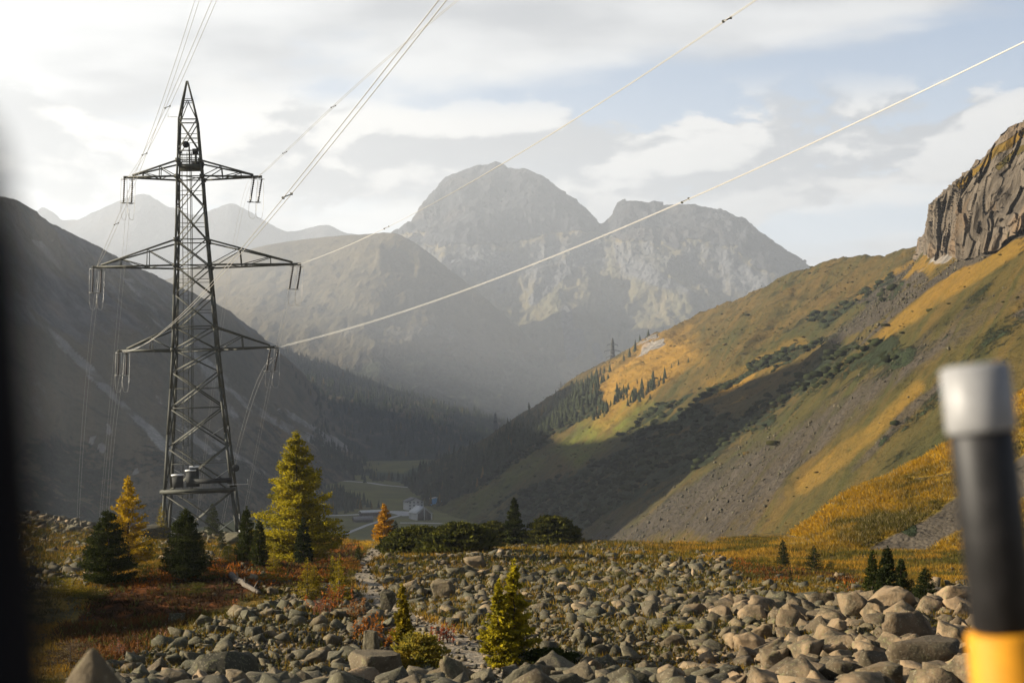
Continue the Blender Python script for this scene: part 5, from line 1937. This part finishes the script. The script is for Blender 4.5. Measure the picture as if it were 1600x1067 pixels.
rgW = np.random.default_rng(9)
FR = RIGHT_V[FACE_R]
woods('forest', 'dark conifer forest on the shaded side of the right ridge', FR, [(600, 790), (640, 745), (770, 695), (860, 640), (925, 590), (945, 605), (930, 650), (880, 668), (800, 732), (735, 768), (650, 800)], 1100, (9, 17), rgW)
woods('forest', 'scattered small conifers below the sunlit ridge', FR, [(925, 640), (1000, 600), (1040, 590), (1020, 620), (950, 655), (930, 665)], 110, (5, 10), rgW, thin=25)
FV = GG.reshape(-1, 3); FV = FV[(FV[:, 1] > 900) & (FV[:, 1] < 3200) & (np.abs(FV[:, 0]) < 900)]
rep = np.repeat(FV, 12, axis=0)
jx = rgW.normal(0, 1, (len(rep), 2)) * np.array([[6, 22]])
rep = np.stack([rep[:, 0] + jx[:, 0], rep[:, 1] + jx[:, 1], rep[:, 2]], 1)
rep[:, 2] = g(rep[:, 0], rep[:, 1])
woods('forest', 'dark woods on the far valley floor', rep, [(440, 715), (520, 725), (600, 745), (650, 742), (720, 712), (800, 690), (800, 740), (660, 770), (612, 756), (540, 742), (480, 742)], 750, (9, 16), rgW, thin=120)
woods('forest', 'dark wood left of the valley buildings', rep, [(440, 790), (480, 762), (540, 770), (578, 792), (520, 803), (450, 806)], 420, (7, 12), rgW)
woods('forest', 'conifers along the foot and edge of the left mountain', LEFT_V, [(420, 545), (460, 560), (540, 650), (610, 705), (700, 730), (640, 745), (540, 745), (470, 735), (500, 650)], 900, (9, 16), rgW, thin=90)
woods('forest', 'dim forest on the flank behind the left mountain', FLANK_V, [(430, 535), (520, 570), (680, 615), (800, 665), (800, 705), (600, 715), (540, 650), (480, 600)], 1500, (11, 20), rgW)


def slope_thickets():
    rg = np.random.default_rng(19)
    V = FR
    m = {q: np.zeros(len(V)) for q in MASKS}
    mask_right(m, RU[FACE_R], RV[FACE_R], V)
    p = np.clip(m['shrub'] - .31, 0, 1) * (1 - np.clip(m['scree'], 0, 1) * .7)
    p *= (V[:, 1] > 200) & (V[:, 1] < 1500)
    area = V[:, 1] ** 1.4
    p = p * area; p /= p.sum()
    n = 6000
    k = rg.choice(len(V), n, p=p)
    c0 = V[k] + np.stack([rg.normal(0, 2.2, n), rg.normal(0, 2.2, n), 0 * k - .2], 1)
    R = rg.uniform(.8, 2.6, n) * np.interp(V[k, 1], [250, 900], [.8, 1.35])
    vs, ts, cs = [], [], []
    sv, sf = ico(0)
    up = sv[:, 2] > -.6
    off = 0
    for c, r in zip(c0, R):
        q = sv * (r * rg.uniform(.6, 1.25, (12, 1))) * np.array([1.2, 1.2, .62])
        vs.append(q + c); ts.append(sf + off); off += 12
        cs.append(np.repeat(np.array([[.016, .019, .0085]]) * rg.uniform(.6, 1.7), 12, 0))
    o = link('dwarf_pine_scrub', mk_mesh('dwarf_pine_scrub', np.concatenate(vs), np.concatenate(ts), {'tint': np.concatenate(cs)}), M['pine'])
    tag(o, 'dark dwarf pine scrub patches on the right valley slope', None, None, 'stuff')


slope_thickets()


def slope_litter():
    """loose stones on the scree and dark tussocks on the grass of the right slope"""
    rg = np.random.default_rng(23)
    V = FR
    m = {q: np.zeros(len(V)) for q in MASKS}
    mask_right(m, RU[FACE_R], RV[FACE_R], V)
    inview = (RU[FACE_R] > 600) & (RU[FACE_R] < 1640) & (RV[FACE_R] < 900)
    near = np.clip(900 / V[:, 1], 0, 3) ** .5
    p = np.clip(m['scree'] - .25, 0, 1) * inview * V[:, 1] ** .8
    k = rg.choice(len(V), 13000, p=p / p.sum())
    c = V[k] + np.stack([rg.normal(0, 1.6, len(k)), rg.normal(0, 1.6, len(k)), 0 * k + .05], 1)
    r = 0.16 * (1 - rg.random(len(k))) ** -.42 * np.interp(V[k, 1], [250, 900], [.8, 1.5])
    r = np.minimum(r, 0.8)
    Vs, Fs, Ts, off = [], [], [], 0
    for q, rr in zip(c, r):
        sv, sf = SH_TINY[int(rg.integers(len(SH_TINY)))]
        Vs.append(sv * rr * rg.uniform(.6, 1.2, 3) + q); Fs.append(sf + off); off += len(sv); Ts.append(np.full(len(sv), rg.uniform(0, .8)))
    o = link('scree_stones', mk_mesh('scree_stones', np.concatenate(Vs), np.concatenate(Fs), {'tone': np.concatenate(Ts)}), M['rubble'])
    tag(o, 'loose grey stones scattered over the scree bands of the right slope', None, None, 'stuff')
    p = np.clip(.9 - m['scree'] - m['rock'], 0, 1) * inview * V[:, 1] ** .7 * sstep(fbm(V, 45, 4, seed=131), -.35, .35)
    k = rg.choice(len(V), 9000, p=p / p.sum())
    c = V[k] + np.stack([rg.normal(0, 2, len(k)), rg.normal(0, 2, len(k)), 0 * k], 1)
    r = 0.28 * (1 - rg.random(len(k))) ** -.30 * np.interp(V[k, 1], [250, 1200], [.8, 1.7])
    r = np.minimum(r, 2.2)
    sv, sf = ico(0)
    Vs, Fs, Cs, off = [], [], [], 0
    for q, rr in zip(c, r):
        Vs.append(sv * (rr * rg.uniform(.55, 1.3, (12, 1))) * np.array([1.3, 1.3, .55]) + q); Fs.append(sf + off); off += 12
        Cs.append(np.repeat((np.array([[.034, .032, .010]]) if rg.random() < .7 else np.array([[.075, .050, .013]])) * rg.uniform(.6, 1.4), 12, 0))
    o = link('tussocks', mk_mesh('tussocks', np.concatenate(Vs), np.concatenate(Fs), {'tint': np.concatenate(Cs)}), M['herb'])
    tag(o, 'small dark tussocks and heath dotted over the grassy right slope', None, None, 'stuff')


slope_litter()


def surf_point(u, v, V, U_, V_):
    k = np.argmin((U_ - u) ** 2 + (V_ - v) ** 2)
    return V[k]


# conifers one can tell apart on the ridge
LONE = [(924, 592), (931, 588), (938, 584), (945, 583), (952, 580), (963, 578), (975, 566), (984, 558), (992, 549), (1000, 537), (1013, 528), (918, 597), (870, 646), (940, 603), (950, 600), (880, 640), (893, 655),
        (935, 634), (966, 622), (905, 660), (1050, 575), (1062, 570), (1075, 566), (921, 610), (929, 615)]
rgL = np.random.default_rng(12)
U_r, V_r = RU[FACE_R], RV[FACE_R]
base_me = None
for k, (u, v) in enumerate(LONE):
    p = surf_point(u, v, FR, U_r, V_r)
    h = rgL.uniform(9, 15) if v < 650 else rgL.uniform(7, 11)
    if u > 1040: h = 5.0
    vs, ts, cs = far_conifers([np.zeros(3)], [h], rgL, [np.array([.030, .036, .018])], sides=8)
    o = link('conifer_tree', mk_mesh('conifer_tree', vs, ts, {'tint': cs}), M['pine'], None, (p[0], p[1], p[2] - .4))
    tag(o, 'small lone dark conifer on the sunlit grassy ridge', 'conifer', 'lone conifers on the ridge')

# ------------------------------------------------------------------ buildings and roads on the valley floor
def floor_pt(u, v):
    d = 100.0 * F / (v - HOR)
    for _ in range(12):
        z = gz((u - 800) / F * d, d)
        d = -z * F / (v - HOR)
    return np.array([(u - 800) / F * d, d, gz((u - 800) / F * d, d)])


def gable(name, label, cat, u, v, w_, l_, hw_, hr_, rz, wallm, roofm, front=None, windows=0):
    p = floor_pt(u, v)
    root = empty(name, p - np.array([0, 0, .3]), label, cat, 'buildings in the valley', rot=(0, 0, rz))
    # walls: x across, y along
    x, y = w_ / 2, l_ / 2
    V = [(-x, -y, 0), (x, -y, 0), (x, y, 0), (-x, y, 0), (-x, -y, hw_), (x, -y, hw_), (x, y, hw_), (-x, y, hw_), (0, -y, hw_ + hr_), (0, y, hw_ + hr_)]
    mb = MB().put(V, [(0, 1, 5, 4), (1, 2, 6, 5), (2, 3, 7, 6), (3, 0, 4, 7)], [(4, 5, 8), (6, 7, 9)])
    mb.build('wall', wallm, root)
    for s in (-1, 1):
        o_ = .8
        sl = hr_ / x
        a = np.array([s * (x + o_), -y - o_, hw_ - sl * o_ + .05]); b = np.array([s * (x + o_), y + o_, hw_ - sl * o_ + .05])
        c = np.array([0, y + o_, hw_ + hr_ + .05]); d_ = np.array([0, -y - o_, hw_ + hr_ + .05])
        q = np.array([a, b, c, d_]); t_ = q + np.array([0, 0, .45])
        MB().put(np.concatenate([q, t_]), [(0, 1, 2, 3), (7, 6, 5, 4), (0, 4, 5, 1), (1, 5, 6, 2), (2, 6, 7, 3), (3, 7, 4, 0)]).build('roof', roofm, root)
    if front:
        for s in (-1, 1):
            V = [(s * .5, -y - .15, .4), (s * (x - 1.4), -y - .15, .4), (s * (x - 1.4), -y - .15, hw_ - .4), (s * .5, -y - .15, hw_ + hr_ * .75)]
            V2 = [(a_, b_ + .12, c_) for a_, b_, c_ in V]
            MB().put(V + V2, [(0, 1, 2, 3), (7, 6, 5, 4), (0, 4, 5, 1), (1, 5, 6, 2), (2, 6, 7, 3), (3, 7, 4, 0)]).build('front_glazing', M['timber'], root)
        MB().box((0, -y - .2, (hw_ + hr_) / 2), (.9, .3, hw_ + hr_ * .9)).build('pillar', M['plaster'], root)
        MB().box((-x + .6, -y - .2, hw_ / 2), (1.2, .3, hw_)).build('pillar', M['plaster'], root)
        MB().box((x - .6, -y - .2, hw_ / 2), (1.2, .3, hw_)).build('pillar', M['plaster'], root)
    for r in range(windows and 3):
        for c_ in range(windows):
            f = MB().box((-x + (c_ + .5) * w_ / windows, -y - .04, 2 + r * 2.9), (1.3, .12, 1.6)).build('window', M['roof_dark'], root)
            MB().box((-x + (c_ + .5) * w_ / windows, -y - .12, 2 + r * 2.9), (1.05, .06, 1.35)).build('pane', M['glass'], f)
        for c_ in range(3):
            f = MB().box((x + .04, -y + (c_ + .5) * l_ / 3, 2 + r * 2.9), (.12, 1.3, 1.6)).build('window', M['roof_dark'], root)
            MB().box((x + .12, -y + (c_ + .5) * l_ / 3, 2 + r * 2.9), (.06, 1.05, 1.35)).build('pane', M['glass'], f)
    return root


gable('white_hall', 'white gabled hall with dark glazed front in the valley', 'building', 657, 811, 15, 20, 6.2, 5.6, .42, M['plaster'], M['roof_pale'], front=True)
gable('white_house', 'white three storey house behind the gabled hall', 'house', 646, 796, 17, 12, 8.5, 3.6, .5, M['plaster'], M['roof_dark'], windows=4)
gable('blue_building', 'small bright blue building behind the gabled hall', 'building', 681, 790, 11, 8, 7.5, 1.2, .2, M['blue'], M['roof_pale'])
gable('long_shed', 'long low shed with pale roof left of the orange larch', 'shed', 583, 806, 9, 24, 4.0, 1.4, -1.15, M['timber'], M['roof_pale'])
gable('timber_barn', 'dark low timber barn in front of the long shed', 'barn', 567, 815, 8, 16, 2.6, 2.2, -1.2, M['timber'], M['roof_dark'])


def ribbon(name, pts, width, label=None, lift=.25):
    q = []
    for (a, b) in zip(pts[:-1], pts[1:]):
        for f in np.linspace(0, 1, 14)[:-1]:
            q.append((a[0] + (b[0] - a[0]) * f, a[1] + (b[1] - a[1]) * f))
    q.append(pts[-1])
    c = np.array([floor_pt(*p) for p in q])
    t = np.gradient(c, axis=0)
    n = np.stack([-t[:, 1], t[:, 0], 0 * t[:, 0]], 1); n /= np.linalg.norm(n, axis=1, keepdims=True)
    wv = np.broadcast_to(np.asarray(width, float), (len(c),))[:, None]
    L, R_ = c + n * wv / 2, c - n * wv / 2
    L[:, 2] = g(L[:, 0], L[:, 1]) + lift; R_[:, 2] = g(R_[:, 0], R_[:, 1]) + lift
    V = np.concatenate([L, R_])
    k = np.arange(len(c) - 1)
    F_ = np.stack([k, k + 1, k + 1 + len(c), k + len(c)], 1)
    o = link(name, mk_mesh(name, V, F_), M['road'])
    return tag(o, kind='structure')


ribbon('road', [(495, 752), (540, 751.5), (575, 754), (600, 758), (645, 762)], 9)
ribbon('road', [(510, 850), (545, 832), (572, 821), (600, 812), (640, 801), (655, 797)], 4.5)
ribbon('forecourt', [(600, 800), (625, 800), (650, 806)], 26, lift=.35)
ribbon('track', [(500, 806), (540, 805), (575, 803)], 8, lift=.3)
ribbon('forecourt', [(625, 817), (655, 817), (690, 818)], 9, lift=.3)

# ------------------------------------------------------------------ things close to the camera
def snow_pole():
    d = 1.62
    base = np.array(P(1577 + 45, 1067 + 600, d)); base[2] = gz(base[0], d)
    def ctr(v):
        u = 1522 + (v - 570) * 0.1115
        return np.array(P(u, v, d))
    b = ctr(570 + (640 - 570) - base[2] * F / d - 0)     # where the axis meets the ground
    root = empty('marker_pole', (b[0], d, base[2]), 'blurred black and yellow roadside marker pole with grey white cap', 'marker pole')
    o0 = np.array([b[0], d, base[2]])
    def seg(v0, v1, r, name, mat, extra=None):
        a, c = ctr(v0) - o0, ctr(v1) - o0
        rr = [r * .93, r, r, r * .93] if extra is None else extra
        ax = (c - a)
        L = np.linalg.norm(ax); e = ax / L
        MB().tube([a, a + e * .004, c - e * .004, c], rr, 28).build(name, mat, root, smooth=True)
    rc = 53 / F * d
    seg(569, 674, rc, 'cap', M['pole_white'], [rc * .72, rc * .98, rc, rc * .97])
    seg(675, 984, 49 / F * d, 'black_band', M['pole_black'])
    vb = HOR - base[2] * F / d + 40
    seg(985, vb, 57 / F * d, 'yellow_shaft', M['pole_yellow'])


snow_pole()


def black_post():
    d = 0.36
    def ctr(v): return np.array(P(-150 + (v - 150) * 0.075, v, d))
    zb = gz(-0.15, d)
    vb = HOR - zb * F / d + 100
    foot = ctr(vb)
    root = empty('marker_post', (foot[0], d, zb), 'blurred black roadside post close to the camera at the left edge', 'post')
    o0 = np.array([foot[0], d, zb])
    r = .030
    top = ctr(205) - o0
    bot = foot - o0
    mb = MB().tube([bot, bot * .5 + top * .5, top - np.array([0, 0, .03]), top], [r, r, r, r * .8], 28)
    mb.build('shaft', M['black_paint'], root, smooth=True)
    MB().tube([top, top + np.array([0, 0, .012])], [r * .8, r * .45], 28).build('rounded_top', M['black_paint'], root, smooth=True)


black_post()


def pointed_stone():
    d = 5.2
    a = np.array(P(152, 1012, d))
    z0 = gz(a[0], d)
    h = a[2] - z0
    rg = np.random.default_rng(2)
    V, f = ico(4)
    V = V.copy()
    V = V / np.abs(V).max(axis=0)
    t = (V[:, 2] + 1) / 2
    w_ = np.interp(t, [0, .55, .8, .93, 1], [1.5, .82, .50, .22, .03]) / np.maximum(np.sqrt(np.clip(1 - (2 * t - 1) ** 2, .03, 1)), .2)
    V[:, 0] *= w_ * .34; V[:, 1] *= w_ * .26
    V[:, 2] = t * (h + .2) - .2
    V[:, 0] += -.02 * t
    n = fbm(V * 6, 1.0, 4, seed=7)
    V += V * np.array([1, 1, 0]) * (n * .10)[:, None]
    o = link('pointed_stone', mk_mesh('pointed_stone', V, f), M['rock'], None, (a[0], d, z0))
    tag(o, 'blurred pointed grey stone close to the camera at bottom left', 'stone')


pointed_stone()
